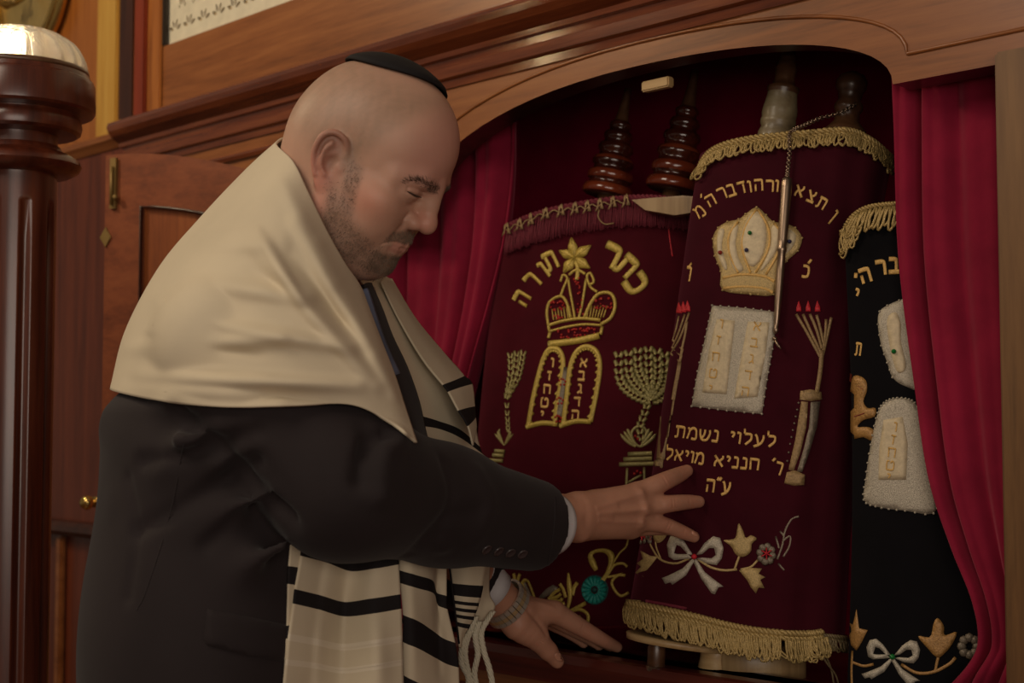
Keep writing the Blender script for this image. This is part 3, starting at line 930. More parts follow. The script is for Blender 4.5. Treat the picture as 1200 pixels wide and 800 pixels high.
m = MB()
AX, AY = 900, 330
for ch, x, y in [('ן', 977, 252), ('ת', 963, 238), ('צ', 951, 230), ('א', 937, 224), ('ת', 921, 219), ('ו', 910, 218), ('ר', 902, 218), ('ה', 889, 217),
                 ('ו', 878, 219), ('ד', 869, 220), ('ב', 857, 223), ('ר', 846, 227), ('ה', 833, 235), ("'", 826, 236), ('מ', 820, 248)]:
    letter(m, B1, ch, x, y, 13.8, math.degrees(math.atan2(x - AX, AY - y)) * 0.85, 0.0, 0.19, 0.86)
m.build('embroidered_lettering', 'gold_bright', scr1); m = MB()
letter(m, B1, 'כ', 944, 318, 14, 8, w=0.2, sx=.7); stitch(m, B1, [(951, 304), (947, 309)], 3)
m.build('embroidered_letter', 'gold_bright', scr1); m = MB()
letter(m, B1, 'ו', 807, 321, 17, 8, w=0.2, sx=.9); stitch(m, B1, [(811, 308), (808, 312)], 3)
m.build('embroidered_letter', 'gold_bright', scr1); m = MB()
text_line(m, B1, 'לעלוי', (908, 524), (855, 519), 13.5, 0.2)
m.build('embroidered_word', 'gold_bright', scr1); m = MB(); text_line(m, B1, 'נשמת', (841, 518), (791, 512), 13.5, 0.2)
m.build('embroidered_word', 'gold_bright', scr1); m = MB()
text_line(m, B1, "ר'", (914, 557), (901, 553), 15, 0.17); m.build('embroidered_word', 'gold_bright', scr1); m = MB()
text_line(m, B1, 'חנניא', (889, 551), (836, 546), 13.2, 0.2); m.build('embroidered_word', 'gold_bright', scr1); m = MB()
text_line(m, B1, 'מויאל', (824, 544), (779, 538), 13.2, 0.2)
m.build('embroidered_word', 'gold_bright', scr1); m = MB()
text_line(m, B1, 'ע"ה', (855, 579), (827, 576), 15, 0.19)
m.build('embroidered_word', 'gold_bright', scr1)

# crown
crown = [(847, 340), (845, 318), (838, 300), (836, 280), (842, 267), (853, 260), (866, 257), (874, 251), (887, 243), (898, 252), (907, 260), (920, 262), (932, 267), (940, 279), (935, 294), (922, 306), (912, 322), (907, 345), (880, 345)]
m = MB(); patch(m, B1, cr(crown, 60, True), 0.0030, 0, 5.0, 9); silver_rim(m, B1, crown)
cw = m.build('embroidered_crown', 'gold', scr1); cw['label'] = 'padded gold and silver crown'
m = MB()
for pl in ([(878, 255), (887, 248), (896, 258), (899, 280), (893, 302), (882, 313), (872, 300), (869, 278)],
           [(858, 268), (866, 265), (863, 285), (866, 302), (872, 316), (862, 318), (855, 296)],
           [(843, 272), (850, 270), (847, 290), (853, 312), (850, 316), (842, 296)],
           [(905, 266), (914, 268), (914, 286), (903, 306), (892, 317), (903, 290)],
           [(924, 270), (933, 276), (929, 290), (916, 302), (922, 288)]):
    patch(m, B1, cr(pl, 26, True), 0.0022, 0, 4.5, 6, 0.0026)
m.build('crown_panels', 'cream_silk', cw)
m = MB()
stitch(m, B1, [(848, 326), (870, 322), (895, 324), (908, 330)], 3.5, 0.8, lift=0.0022); stitch(m, B1, [(848, 338), (870, 336), (895, 338), (906, 343)], 3.5, 0.8, lift=0.0016)
for a in ([(887, 246), (874, 268), (871, 292), (880, 320)], [(889, 246), (901, 268), (901, 292), (886, 320)], [(866, 260), (855, 278), (857, 300), (866, 320)], [(908, 262), (917, 278), (912, 298), (898, 322)]):
    stitch(m, B1, a, 3.0, 0.9, lift=0.0028)
m.build('crown_ribs', 'gold_bright', cw)
for nm, x, y, mt in (('gem', 880, 274, 'gem_green'), ('gem', 876, 294, 'gem_blue'), ('gem', 846, 297, 'gem_red'), ('gem', 926, 284, 'gem_blue')):
    m = MB(); bead(m, B1, x, y, 2.6, 0, 10, 1.4)
    V = m.v[0]; p, nn = hit(B1, x, y); m.v[0] = V + nn * 0.0045; m.build(nm, mt, cw)

# tablets of the law
def tab(B, root, outer, cols, letters, hh, mat='silver', inset='cream_silk', lm='gold_bright', rim=True, tall=0.0026):
    m = MB(); patch(m, B, outer, tall, 0, 6.0, 8)
    if rim: silver_rim(m, B, outer)
    t = m.build('embroidered_tablets', mat, root)
    for c in cols: m = MB(); patch(m, B, c, 0.0020, 0, 5.0, 5, tall - 0.0004); m.build('tablet_inset', inset, t)
    for chs, a, b in letters:
        m = MB()
        for i, ch in enumerate(chs):
            k = i / (len(chs) - 1); x = a[0] + (b[0] - a[0]) * k; y = a[1] + (b[1] - a[1]) * k
            letter(m, B, ch, x, y, hh, 7, 0, 0.15, 1.0, 0, 0.5)
        p, nn = hit(B, outer[0][0], outer[0][1])
        m.v = [q + nn * (tall + 0.0020) for q in m.v]
        m.build('tablet_lettering', lm, t)
    return t
tab(B1, scr1, [(835, 358), (874, 361), (911, 366), (907, 400), (899, 445), (893, 485), (852, 481), (811, 476), (818, 435), (827, 395)],
    [[(841, 374), (862, 376), (858, 410), (852, 462), (824, 460), (832, 410)], [(877, 377), (902, 378), (898, 412), (888, 465), (861, 467), (869, 420)]],
    [('וזחטי', (847, 380), (834, 457)), ('אבגדה', (889, 383), (875, 459))], 10.5)

# candelabra
def candle(B, root, pts_arms, flames, stem, base, mat, am=3.5):
    m = MB()
    for a in pts_arms: stitch(m, B, a, am, 0.8)
    stitch(m, B, stem, 5.5, 0.7)
    for b in base: patch(m, B, b, 0.002, 0, 4.0, 4)
    c = m.build('embroidered_candelabrum', mat, root)
    m = MB()
    for x, y in flames: patch(m, B, [(x - 3, y + 7), (x - 2.6, y + 2), (x, y - 6), (x + 2.8, y + 2), (x + 3.2, y + 7)], 0.002, 0, 3.0, 3)
    if flames: m.build('flames', 'red_thread', c)
    return c
cd = candle(B1, scr1, [[(933, 368), (946, 390), (961, 418)], [(941, 368), (950, 388), (962, 414)], [(949, 368), (956, 384), (963, 408)], [(957, 369), (961, 384), (965, 402)], [(974, 372), (970, 390), (964, 416)], [(968, 374), (967, 392), (964, 412)]],
       [(936, 358), (947, 358), (958, 358)], [(963, 410), (961, 435), (957, 460)],
       [[(938, 458), (950, 456), (962, 459), (963, 468), (950, 470), (937, 468)], [(939, 470), (947, 471), (945, 500), (938, 530), (930, 552), (924, 550), (932, 515)],
        [(922, 553), (932, 551), (943, 556), (942, 568), (930, 569), (919, 566)]], 'beige_gold')
m = MB(); patch(m, B1, [(950, 471), (961, 470), (957, 500), (948, 530), (940, 553), (934, 552), (942, 525), (948, 500)], 0.002, 0, 4, 4)
beads_along(m, B1, [(936, 472), (926, 520), (921, 550)], 8, 1.5)
m.build('column_side', 'silver_dim', cd)
cd = candle(B1, scr1, [[(790, 372), (788, 390), (780, 420)], [(796, 370), (791, 392), (781, 420)], [(803, 368), (794, 394), (782, 420)], [(808, 366), (797, 396), (783, 420)]],
       [(796, 360), (801, 359), (806, 358)], [(781, 420), (776, 445), (773, 465)],
       [[(770, 462), (777, 462), (773, 505), (770, 538), (765, 536), (768, 500)], [(763, 536), (771, 534), (772, 546), (762, 546)]], 'beige_gold', 3.0)

# bow and flowers
def bow(B, root, c, s, mat, knot, name='embroidered_bow', lean=0.0, r=1.0):
    X = lambda pts: [(c[0] + x * s, c[1] + y * s * r) for x, y in pts]
    m = MB()
    for pl in ([(-2, -2), (-12, -18), (-20, -26), (-28, -24), (-32, -14), (-30, 0), (-24, 4), (-2, 2), (-8, -3), (-20, -3), (-24, -4), (-21, -14), (-16, -12), (-8, -3)],
               [(2, -2), (12, -16), (22, -24), (30, -22), (34, -10), (32, 2), (26, 10), (14, 8), (2, 2), (9, 1), (20, 2), (25, -2), (23, -10), (17, -10), (9, -3)],
               [(-1, 1), (-14, 14), (-30, 22), (-38, 25), (-34, 32), (-28, 30), (-26, 33), (-10, 22), (0, 5)],
               [(1, 1), (12, 18), (22, 26), (34, 35), (28, 36), (24, 44), (20, 43), (8, 26), (-1, 6)]):
        patch(m, B, X(pl), 0.0022, 0, 4.0, 4)
    o = m.build(name, mat, root)
    m = MB(); bead(m, B, c[0], c[1], 3.4 * s, 0, 10, 1.0); m.v[0] = m.v[0] + hit(B, *c)[1] * 0.001; m.build('knot', knot, o)
    return o
bow(B1, scr1, (814, 652), 1.0, 'silver', 'red_thread')
m = MB()
stitch(m, B1, [(808, 654), (792, 660), (775, 656), (766, 645), (759, 630), (756, 622)], 2.4); stitch(m, B1, [(775, 656), (769, 640), (768, 625)], 2.2)
stitch(m, B1, [(818, 655), (832, 664), (848, 668), (864, 667)], 2.8); stitch(m, B1, [(861, 666), (864, 658), (867, 650)], 2.6); stitch(m, B1, [(868, 667), (880, 664), (888, 656)], 2.4)
patch(m, B1, cr([(848, 633), (856, 632), (862, 630), (864, 620), (866, 613), (871, 622), (874, 630), (880, 627), (887, 631), (881, 637), (880, 646), (872, 652), (863, 650), (857, 640)], 34, True), 0.0022, 0, 4, 4)
patch(m, B1, [(866, 668), (878, 665), (893, 666), (889, 672), (897, 676), (891, 679), (896, 689), (889, 688), (886, 695), (880, 688), (876, 680)], 0.0018, 0, 4, 4)
patch(m, B1, [(771, 652), (762, 651), (751, 645), (754, 655), (747, 660), (752, 664), (742, 674), (751, 670), (758, 668), (764, 661)], 0.0018, 0, 4, 4)
patch(m, B1, cr([(766, 630), (768, 620), (775, 618), (782, 624), (778, 632), (771, 636)], 18, True), 0.0018, 0, 4, 4)
m.build('embroidered_flowers', 'gold', scr1)
m = MB()
for i in range(8):
    a = i * math.pi / 4 + 0.2
    bead(m, B1, 898 + 7.5 * math.cos(a), 649 + 9 * math.sin(a), 4.6, 0, 8, 0.35)
for q in ([(911, 655), (917, 638), (920, 622), (928, 608), (936, 605)], [(913, 642), (909, 628)], [(917, 634), (926, 628), (925, 640), (918, 652)], [(912, 660), (919, 668)], [(914, 622), (919, 628)]): stitch(m, B1, q, 2.2)
o = m.build('embroidered_spray', 'silver_dim', scr1)
m = MB()
for i in range(8): a = i * math.pi / 4 + 0.2; bead(m, B1, 753 + 5.5 * math.cos(a), 628 + 7 * math.sin(a), 3.4, 0, 8, .35)
o2 = m.build('embroidered_blossom', 'silver_dim', scr1)
for cx, cy, r, par in ((898, 648, 7, o), (753, 628, 5, o2)):
    m = MB()
    for i in range(6):
        a = i * math.pi / 3 + 0.5; stitch(m, B1, [(cx, cy), (cx + r * math.cos(a), cy + r * math.sin(a))], 1.6, 2.2)
    m.v = [q + np.array([0, -0.002, 0]) for q in m.v]
    m.build('flower_centre', 'red_thread', par)

# fringes
m = MB()
topl = [(822, 194), (832, 180), (850, 170), (880, 163), (915, 159), (950, 156), (985, 153), (1006, 157), (1026, 169), (1043, 185)]
braid(m, B1, topl, 6, 150); braid(m, B1, [(x, y + 5) for x, y in topl], 5, 130)
fringe_loops(m, B1, [(x, y + 4) for x, y in topl], 15, 78, 2.6, -4, 3, seed=4)
m.build('top_fringe', 'fringe', scr1)
m = MB()
botl = [(737, 706), (760, 710), (790, 716), (820, 723), (850, 731), (880, 737), (915, 741), (945, 742), (962, 740)]
braid(m, B1, botl, 7, 150, 0, 0.005); braid(m, B1, [(x, y + 6) for x, y in botl], 6, 140, 0, 0.006)
fringe_loops(m, B1, [(x, y + 5) for x, y in botl], lambda t: 22 + 8 * math.sin(3 * t), 105, 2.6, 5, 3, 0, 0.007, seed=8)
m.build('bottom_fringe', 'fringe', scr1)
m = MB(); braid(m, B1, [(963, 744), (978, 746), (993, 748)], 5, 30); fringe_loops(m, B1, [(963, 746), (978, 748), (993, 750)], 14, 14, 2.4, 0, 2, seed=2)
m.build('side_fringe', 'fringe_dim', scr1)
m = MB()
pp = [P(961, 748, 1.95), P(968, 768, 1.945), P(974, 784, 1.95), P(978, 806, 1.95)]; m.add(*tube(cr(pp, 16), 0.0015, 5))
pp = [P(958, 748, 1.95), P(966, 772, 1.942), P(979, 790, 1.95), P(983, 804, 1.95)]; m.add(*tube(cr(pp, 16), 0.0015, 5))
m.build('loose_cord', 'fringe_dim', scr1)
# seam braid where the trim has come away
m = MB(); stitch(m, B1, [(757, 704), (780, 708), (805, 713)], 3.5, 0.5); m.build('bare_seam', 'fringe_maroon', scr1)

# staves
def stave(root, name, b, t, Yb, Yt, prof, mat, n=28, mats=None, mi=None):
    A = P(b[0], b[1], Yb); T = P(t[0], t[1], Yt); ax = T - A; Ln = np.linalg.norm(ax); k = 2.2 / F
    pr = [(r * Yb / F, h * Ln) for r, h in prof]
    v, f = lathe(pr, A, ax / Ln, n)
    if mi: mi = [mi[i // n] if i // n < len(mi) else 0 for i in range(len(f))]
    return obj(name, v, f, mat, root, True, mats, mi)
sv = stave(scr1, 'stave', (905, 190), (925, 56), 2.06, 2.06, [(23, 0), (22, .25), (19, .30), (21, .33), (21, .36), (20, .38), (21, .42), (20.5, .46), (19, .52), (17.5, .60), (19, .62), (19, .65), (14, .67), (12, .72), (13, .82), (11, .84), (12, .86), (9, .88), (10, 0.9), (7, 1.0), (1, 1.01)], None, 28, ['stave_grey', 'roller_brown'], [0] * 9 + [1] * 20)
sv = stave(scr1, 'stave', (985, 195), (1000, 84), 2.04, 2.04, [(24, 0), (24, .38), (20, .42), (15, .47), (14, .56), (17, .6), (17, .64), (13, .7), (15, .78), (18, .82), (18, .90), (14, .96), (4, 1.0), (1, 1.0)], None, 28, ['roller_brown'], [0] * 20)
# foot of the rollers under the mantle
def disc(root, name, pxc, Y, rx, ry, h, mat, tilt=0.0):
    c = P(*pxc, Y); m = MB()
    pr = [(0.92, 0.0), (1.0, 0.08), (1.0, 0.92), (0.92, 1.0)]
    a = RT; b = np.array([0, 1.0, 0]); v = []; n = 40
    for r, t in pr:
        for k in range(n):
            th = 2 * math.pi * k / n
            v.append(c + a * (rx * r * math.cos(th)) + b * (ry * r * math.sin(th)) + np.array([0, 0, h * t + tilt * rx * math.cos(th)]))
    f = gridfaces(4, n, True) + [tuple(range(n))[::-1], tuple(range(3 * n, 4 * n))]
    m.add(v, f); return m.build(name, mat, root)
disc(scr1, 'roller_disc', (800, 756), 2.03, 0.078, 0.05, 0.010, 'pale_wood', -0.13)
v, f = lathe([(0.010, 0), (0.010, 0.004), (0.0125, 0.008), (0.0125, 0.04), (0.011, 0.045), (0.011, 0.058)], P(768, 793, 2.03), (0.05, 0, 1), 24); hd = obj('handle', v, f, 'roller_brown', scr1)
v, f = lathe([(0.0135, 0.004), (0.0145, 0.007), (0.0145, 0.012), (0.0135, 0.016)], P(768, 793, 2.03), (0.05, 0, 1), 24); obj('ferrule', v, f, 'metal_silver', hd)
v, f = lathe([(0.024, 0), (0.025, 0.004), (0.022, 0.035), (0.028, 0.075)], P(836, 800, 2.02), (0.12, 0, 1), 28); obj('handle', v, f, 'pale_wood', scr1)
disc(scr1, 'roller_foot', (890, 803), 2.02, 0.064, 0.045, 0.060, 'roller_pale', 0.0)

# ================================================================== embroidery of the left scroll
m = MB()
for ch, x, y, r, h in [('כ', 745, 331, 55, 24), ('ת', 734, 312, 42, 24), ('ר', 715, 300, 26, 26), ('ת', 645, 306, -27, 21), ('ו', 637, 317, -38, 20), ('ר', 624, 330, -48, 20), ('ה', 612, 350, -60, 19)]:
    letter(m, B2, ch, x, y, h, r, 0.0, 0.30 if x > 680 else 0.25, 0.95 if x > 680 else 0.8)
    if x == 715: m.build('embroidered_word', 'gold_olive', scr2); m = MB()
m.build('embroidered_word', 'gold_olive', scr2)
# five-petalled flower
m = MB()
fc = (673, 302)
for tip, w in (((670, 279), 5.5), ((692, 288), 6), ((691, 314), 6), ((661, 319), 6), ((656, 294), 5.5)):
    d = np.array(tip, float) - fc; n = np.linalg.norm(d); u = d / n; s = np.array([-u[1], u[0]])
    pl = [tuple(np.array(fc) + u * n * a + s * w * b) for a, b in ((0, .1), (.3, .75), (.55, 1), (.8, .55), (1.05, 0), (.8, -.55), (.55, -1), (.3, -.75), (0, -.1))]
    patch(m, B2, cr(pl, 22, True), 0.0025, 0, 4, 3)
    stitch(m, B2, [fc, tip], 1.8, 2.4)
stitch(m, B2, [(674, 304), (677, 316), (676, 328)], 5)
m.build('embroidered_flower', 'gold_olive', scr2)
# crown
cr2 = [(641, 404), (643, 386), (640, 366), (644, 352), (656, 343), (664, 332), (668, 322), (678, 318), (688, 324), (694, 336), (706, 342), (718, 344), (722, 354), (716, 370), (706, 380), (703, 396), (680, 402)]
m = MB()
stitch(m, B2, [(644, 388), (641, 366), (645, 353), (657, 347), (664, 354), (669, 372)], 3.6, 0.8)
stitch(m, B2, [(704, 380), (716, 372), (721, 357), (716, 344), (702, 344), (692, 356), (685, 372)], 4.2, 0.8)
stitch(m, B2, [(657, 347), (661, 336), (665, 326), (660, 322), (657, 330)], 3, .8); stitch(m, B2, [(700, 342), (692, 336), (688, 324), (692, 320), (696, 330), (690, 334)], 3.2, .8)
stitch(m, B2, [(666, 326), (668, 340), (671, 356), (674, 374)], 3, .8); stitch(m, B2, [(687, 326), (685, 340), (682, 358), (678, 374)], 3, .8)
stitch(m, B2, [(667, 322), (676, 316), (686, 321)], 3.4, .8)
stitch(m, B2, [(643, 381), (660, 376), (682, 373), (704, 375)], 4, .8); stitch(m, B2, [(644, 388), (664, 383), (684, 380), (705, 381)], 3, .8)
stitch(m, B2, [(643, 403), (662, 401), (682, 398), (703, 393)], 8, .6); stitch(m, B2, [(643, 396), (645, 388)], 4, .8); stitch(m, B2, [(704, 392), (706, 382)], 4, .8)
for i in range(7): x = 649 + i * 3.4; stitch(m, B2, [(x, 375 - i * .4), (x - 2, 362 - i * .6)], 1.5, 1)
for i in range(7): x = 688 + i * 3.2; stitch(m, B2, [(x, 372), (x + 2 + i * .4, 358)], 1.5, 1)
cw2 = m.build('embroidered_crown', 'gold_olive', scr2); cw2['label'] = 'gold crown stitched over red beads'
m = MB(); rr = random.Random(5)
for x0, x1, y0, y1, n in ((646, 663, 352, 364, 16), (697, 717, 348, 362, 20), (650, 664, 366, 374, 8), (676, 684, 326, 370, 12), (669, 680, 326, 338, 6), (654, 698, 384, 390, 26), (656, 690, 392, 397, 14)):
    for _ in range(n): bead(m, B2, rr.uniform(x0, x1), rr.uniform(y0, y1) - (rr.uniform(0, 1)) * 0, rr.uniform(1.1, 1.9), 0, 6)
m.build('red_beads', 'red_bead', cw2)
# tablets
m = MB()
for lp in ([(619, 500), (624, 470), (631, 440), (637, 420), (644, 409), (655, 410), (660, 424), (657, 450), (652, 480), (650, 499)],
           [(660, 498), (664, 465), (668, 432), (675, 413), (687, 406), (699, 412), (703, 430), (699, 460), (692, 494)]):
    stitch(m, B2, lp, 6.0, 0.6, n=50); q = cr(lp, 26)
    for i in range(len(q) - 1):
        d = q[i + 1] - q[i]; nn = np.array([-d[1], d[0]]); nn = nn / np.linalg.norm(nn)
        stitch(m, B2, [q[i] - nn * 1, q[i] + d * 0.6 - nn * -4.0], 3.2, 0.9)
for a, b in (((617, 500), (654, 497)), ((656, 499), (693, 494))): stitch(m, B2, [a, ((a[0] + b[0]) / 2, (a[1] + b[1]) / 2 - 3), b], 6, .7)
t2 = m.build('embroidered_tablets', 'gold_olive', scr2)
m = MB(); stitch(m, B2, [(662, 430), (658, 460), (655, 488)], 8, .4); m.build('tablet_seam', 'silver_dim', t2)
m = MB()
for y, x in ((447, 660), (469, 657), (490, 655)):
    for i in range(6): bead(m, B2, x + 3.4 * math.cos(i), y + 4 * math.sin(2 * i), 1.7, 0, 6, 1.4)
m.build('red_beads', 'red_bead', t2)
for chs, a, b in (('וזחטי', (647, 425), (635, 487)), ('אבגדה', (684, 425), (674, 486))):
    m = MB()
    for i, ch in enumerate(chs): letter(m, B2, ch, a[0] + (b[0] - a[0]) * i / 4, a[1] + (b[1] - a[1]) * i / 4, 10.5, 4, 0, .24, .95)
    m.build('tablet_lettering', 'gold_bright', t2)
# menorahs
def leafy(mb, B, pts, w, step=6):
    q = cr(pts, max(4, int(sum(np.hypot(*(np.array(pts[i + 1]) - pts[i])) for i in range(len(pts) - 1)) / step)))
    for i in range(len(q) - 1):
        d = q[i + 1] - q[i]; d = d / (np.linalg.norm(d) + 1e-9); n = np.array([-d[1], d[0]])
        for s in (-1, 1): stitch(mb, B, [q[i] - d * 1 + n * 0.2 * s * w, q[i] + d * step * 0.9 + n * s * w * 0.55], w * 0.55, 0.9)
m = MB()
for a in ([(762, 470), (742, 462), (727, 445), (725, 408)], [(762, 466), (748, 454), (738, 438), (737, 406)], [(762, 462), (754, 446), (748, 430), (748, 404)], [(763, 468), (761, 440), (760, 403)],
          [(764, 462), (770, 446), (771, 428), (770, 405)], [(764, 466), (775, 452), (779, 436), (779, 408)], [(765, 470), (778, 462), (784, 446), (786, 412)]):
    leafy(m, B2, a, 8.5)
leafy(m, B2, [(752, 515), (750, 500), (755, 486), (760, 470)], 7)
for d in (-1, 1):
    for k in range(3): stitch(m, B2, [(748 + d * 3, 524 - k), (748 + d * (14 - k * 2), 516 - k * 4), (748 + d * (21 - 4 * k), 508 - k * 3)], 4, .8, taper=True)
stitch(m, B2, [(740, 508), (746, 500), (754, 500), (758, 509), (752, 522), (745, 520)], 3, .8, closed=True, n=24)
for y, a, b in ((532, 736, 764), (538, 731, 764), (544, 726, 766)): stitch(m, B2, [(a, y), (b, y - 1)], 5, .8)
stitch(m, B2, [(735, 548), (734, 570), (733, 596)], 2.8); stitch(m, B2, [(755, 547), (755, 566), (755, 596)], 2.8); stitch(m, B2, [(736, 565), (752, 556)], 2.5); stitch(m, B2, [(736, 575), (752, 566)], 2.5)
mn = m.build('embroidered_menorah', 'gold_green', scr2)
m = MB()
for x, y in ((747, 552), (751, 554), (744, 555)): bead(m, B2, x, y, 1.9, 0, 6, 1)
m.build('red_beads', 'red_bead', mn)
m = MB()
for x, y in ((748, 514), (745, 511)): bead(m, B2, x, y, 1.9, 0, 6, 1)
m.build('red_beads', 'red_bead', mn)
m = MB()
for a in ([(594, 466), (597, 450), (599, 430), (598, 412)], [(594, 466), (601, 448), (605, 428), (606, 410)], [(594, 466), (606, 446), (611, 428), (614, 410)]): leafy(m, B2, a, 5.5)
leafy(m, B2, [(596, 505), (595, 490), (594, 468)], 4)
for d in (-1, 1):
    for k in range(3): stitch(m, B2, [(591, 522), (591 + d * 6, 514 - k * 3), (591 + d * (11 - 3 * k), 508 - k * 3)], 3, .8, taper=True)
for y, a, b in ((529, 580, 592), (534, 578, 591), (540, 574, 590)): stitch(m, B2, [(a, y - 1), (b, y)], 4.5, .8)
m.build('embroidered_menorah', 'gold_green', scr2)
# lower garland: rosette, fans and curls
m = MB()
for i in range(16):
    a = 2 * math.pi * i / 16; c = (697, 691)
    stitch(m, B2, [(c[0] + 4 * math.cos(a), c[1] + 4.5 * math.sin(a)), (c[0] + 14.5 * math.cos(a), c[1] + 16 * math.sin(a))], [2.6, 5.4], 0.7)
ro = m.build('embroidered_rosette', 'teal', scr2)
m = MB(); stitch(m, B2, [(697 + 15 * math.cos(a), 691 + 16.5 * math.sin(a)) for a in np.linspace(0, 6.0, 14)], 2, .4, closed=True, n=40); bead(m, B2, 697, 691, 3.5); m.build('rosette_edge', 'teal_dark', ro)
m = MB()
stitch(m, B2, [(699, 668), (695, 660), (692, 651), (697, 646), (708, 645), (716, 650), (716, 660), (711, 672), (705, 680)], [5, 8, 6, 4, 5, 8, 6, 4, 4], .6)
stitch(m, B2, [(706, 682), (713, 672), (720, 662), (730, 660), (735, 664)], 3); stitch(m, B2, [(712, 676), (722, 674), (730, 672)], 2.6)
stitch(m, B2, [(737, 694), (728, 698), (721, 692), (717, 682), (724, 674), (733, 674)], 3.4, .6); stitch(m, B2, [(716, 664), (726, 648), (734, 640), (737, 626)], 2.0)
stitch(m, B2, [(664, 718), (668, 700), (667, 684), (666, 671)], [3, 5, 6, 2], .7); stitch(m, B2, [(663, 700), (660, 690), (656, 684)], 4); stitch(m, B2, [(671, 697), (673, 688), (677, 682)], 4.5)
stitch(m, B2, [(655, 720), (664, 718), (676, 712), (687, 706)], 4.5, .7); stitch(m, B2, [(668, 716), (680, 714), (689, 720), (688, 730), (680, 731), (676, 725), (681, 722)], 4, .7)
for k in range(4): stitch(m, B2, [(643, 702), (650 + k * 3, 694 + k * 5), (657 + k, 690 + k * 5)], 4, .8)
for q in ([(604, 684), (603, 676), (602, 672)], [(606, 686), (608, 676), (610, 672)], [(610, 688), (614, 680), (618, 680)]): stitch(m, B2, q, 4, .8)
stitch(m, B2, [(622, 704), (619, 694), (613, 684), (618, 680), (622, 688), (627, 702)], 3, .6)
m.build('embroidered_garland', 'gold_olive', scr2)
m = MB()
patch(m, B2, [(634, 703), (632, 699), (640, 690), (648, 685), (654, 688), (652, 692)], .002, 0, 4, 4); patch(m, B2, [(632, 708), (645, 708), (660, 711), (658, 717), (645, 716), (633, 713)], .002, 0, 4, 4)
patch(m, B2, [(610, 684), (615, 680), (624, 700), (621, 706)], .002, 0, 4, 4)
m.build('embroidered_fan', 'silver_dim', scr2)
m = MB(); stitch(m, B2, [(583, 676), (588, 672), (591, 676), (590, 682), (585, 680)], 5, .7); m.build('embroidered_leaf', 'teal', scr2)
# maroon top fringe with twisted cream cord
m = MB()
ft = [(596, 266), (620, 255), (650, 246), (690, 238), (730, 233), (765, 232), (800, 236), (830, 240)]
q = cr(ft, 150); rr = random.Random(11)
for i, (x, y) in enumerate(q):
    h = 34 + rr.uniform(-2, 2); L = [hit(B2, x + rr.uniform(-.5, .5) - 1.5 * t, y + h * t, 0.003 + 0.003 * math.sin(2 * t))[0] for t in (0, .35, .7, 1)]
    m.add(*tube(L, 0.0011, 4))
braid(m, B2, ft, 6, 140, 0, 0.004)
tf = m.build('top_fringe', 'fringe_maroon', scr2)
m = MB(); cc = [(598, 270), (618, 262), (642, 252), (668, 247), (690, 244), (712, 240), (735, 237)]; q = cr(cc, 120)
L = [hit(B2, x, y + 2 * math.sin(i * .5), .009)[0] for i, (x, y) in enumerate(q)]; m.add(*tube(L, 0.0011, 5))
for x, y in cr(cc, 10):
    for k in range(4):
        a = [(x - 4 + k, y + 8 - k), (x - 1, y + 1), (x + 2 - k, y - 8 + k), (x + 3, y - 2), (x + 2 + k, y + 5)]
        m.add(*tube([hit(B2, u, w, .010)[0] for u, w in cr(a, 9)], 0.0010, 4))
m.add(*tube([hit(B2, u, w, .010)[0] for u, w in cr([(705, 247), (704, 256), (711, 264), (722, 263)], 12)], 0.0011, 5))
m.build('twisted_cord', 'beige_gold', tf)
m = MB(); stitch(m, B2, [(783, 262), (785, 280), (788, 300)], 1.3); m.build('loose_thread', 'red_thread', scr2)
# stepped roller finials
def tiers(root, b, t, Y, k=1.0):
    pr = [(26, 0), (30, .015), (30.5, .05), (29, .09), (25, .10), (24, .13), (27, .145), (28, .185), (26.5, .22), (22.5, .23), (22, .27), (24.5, .285), (25, .32), (23, .35), (19, .36), (18.5, .40),
          (21, .415), (21.5, .445), (20, .475), (16, .485), (15.5, .52), (17, .53), (17.5, .56), (15.5, .59), (12, .60), (12, .63), (13.5, .64), (13, .67), (10, .69), (8.5, .70), (8, .71), (6.5, .8), (4.5, .93), (4, 1.0), (1, 1.0)]
    mi = []
    for i in range(len(pr)):
        mi.append(1 if i in (1, 2, 6, 7, 12, 13) else 0)
    for i in range(28, len(pr)): mi[i] = 2
    return stave(root, 'stave', b, t, Y, Y, [(r * k, h) for r, h in pr], None, 32, ['roller_dark', 'roller_red', 'roller_brown'], mi)
tiers(scr2, (711, 230), (736, 104), 2.39); tiers(scr2, (787, 224), (815, 82), 2.33, 1.06)
for b, t, Y in (((707, 268), (711, 228), 2.39), ((782, 262), (788, 220), 2.33)):
    stave(scr2, 'stave_shank', b, t, Y, Y, [(11, 0), (11, 1)], 'roller_brown', 20)
m = MB()
tp = [(740, 234), (762, 232), (800, 229), (822, 231), (818, 248), (790, 252), (768, 248), (756, 246)]
a = [P(x, y, 2.225 - 0.0006 * (x - 740)) for x, y in tp]; b = [p + np.array([0.01, 0.05, 0.003]) for p in a]
m.add(a + b, [tuple(range(8)), tuple(range(8, 16))[::-1]] + [(i, i + 8, (i + 1) % 8 + 8, (i + 1) % 8) for i in range(8)])
m.build('roller_board', 'roller_pale', scr2, smooth=False)

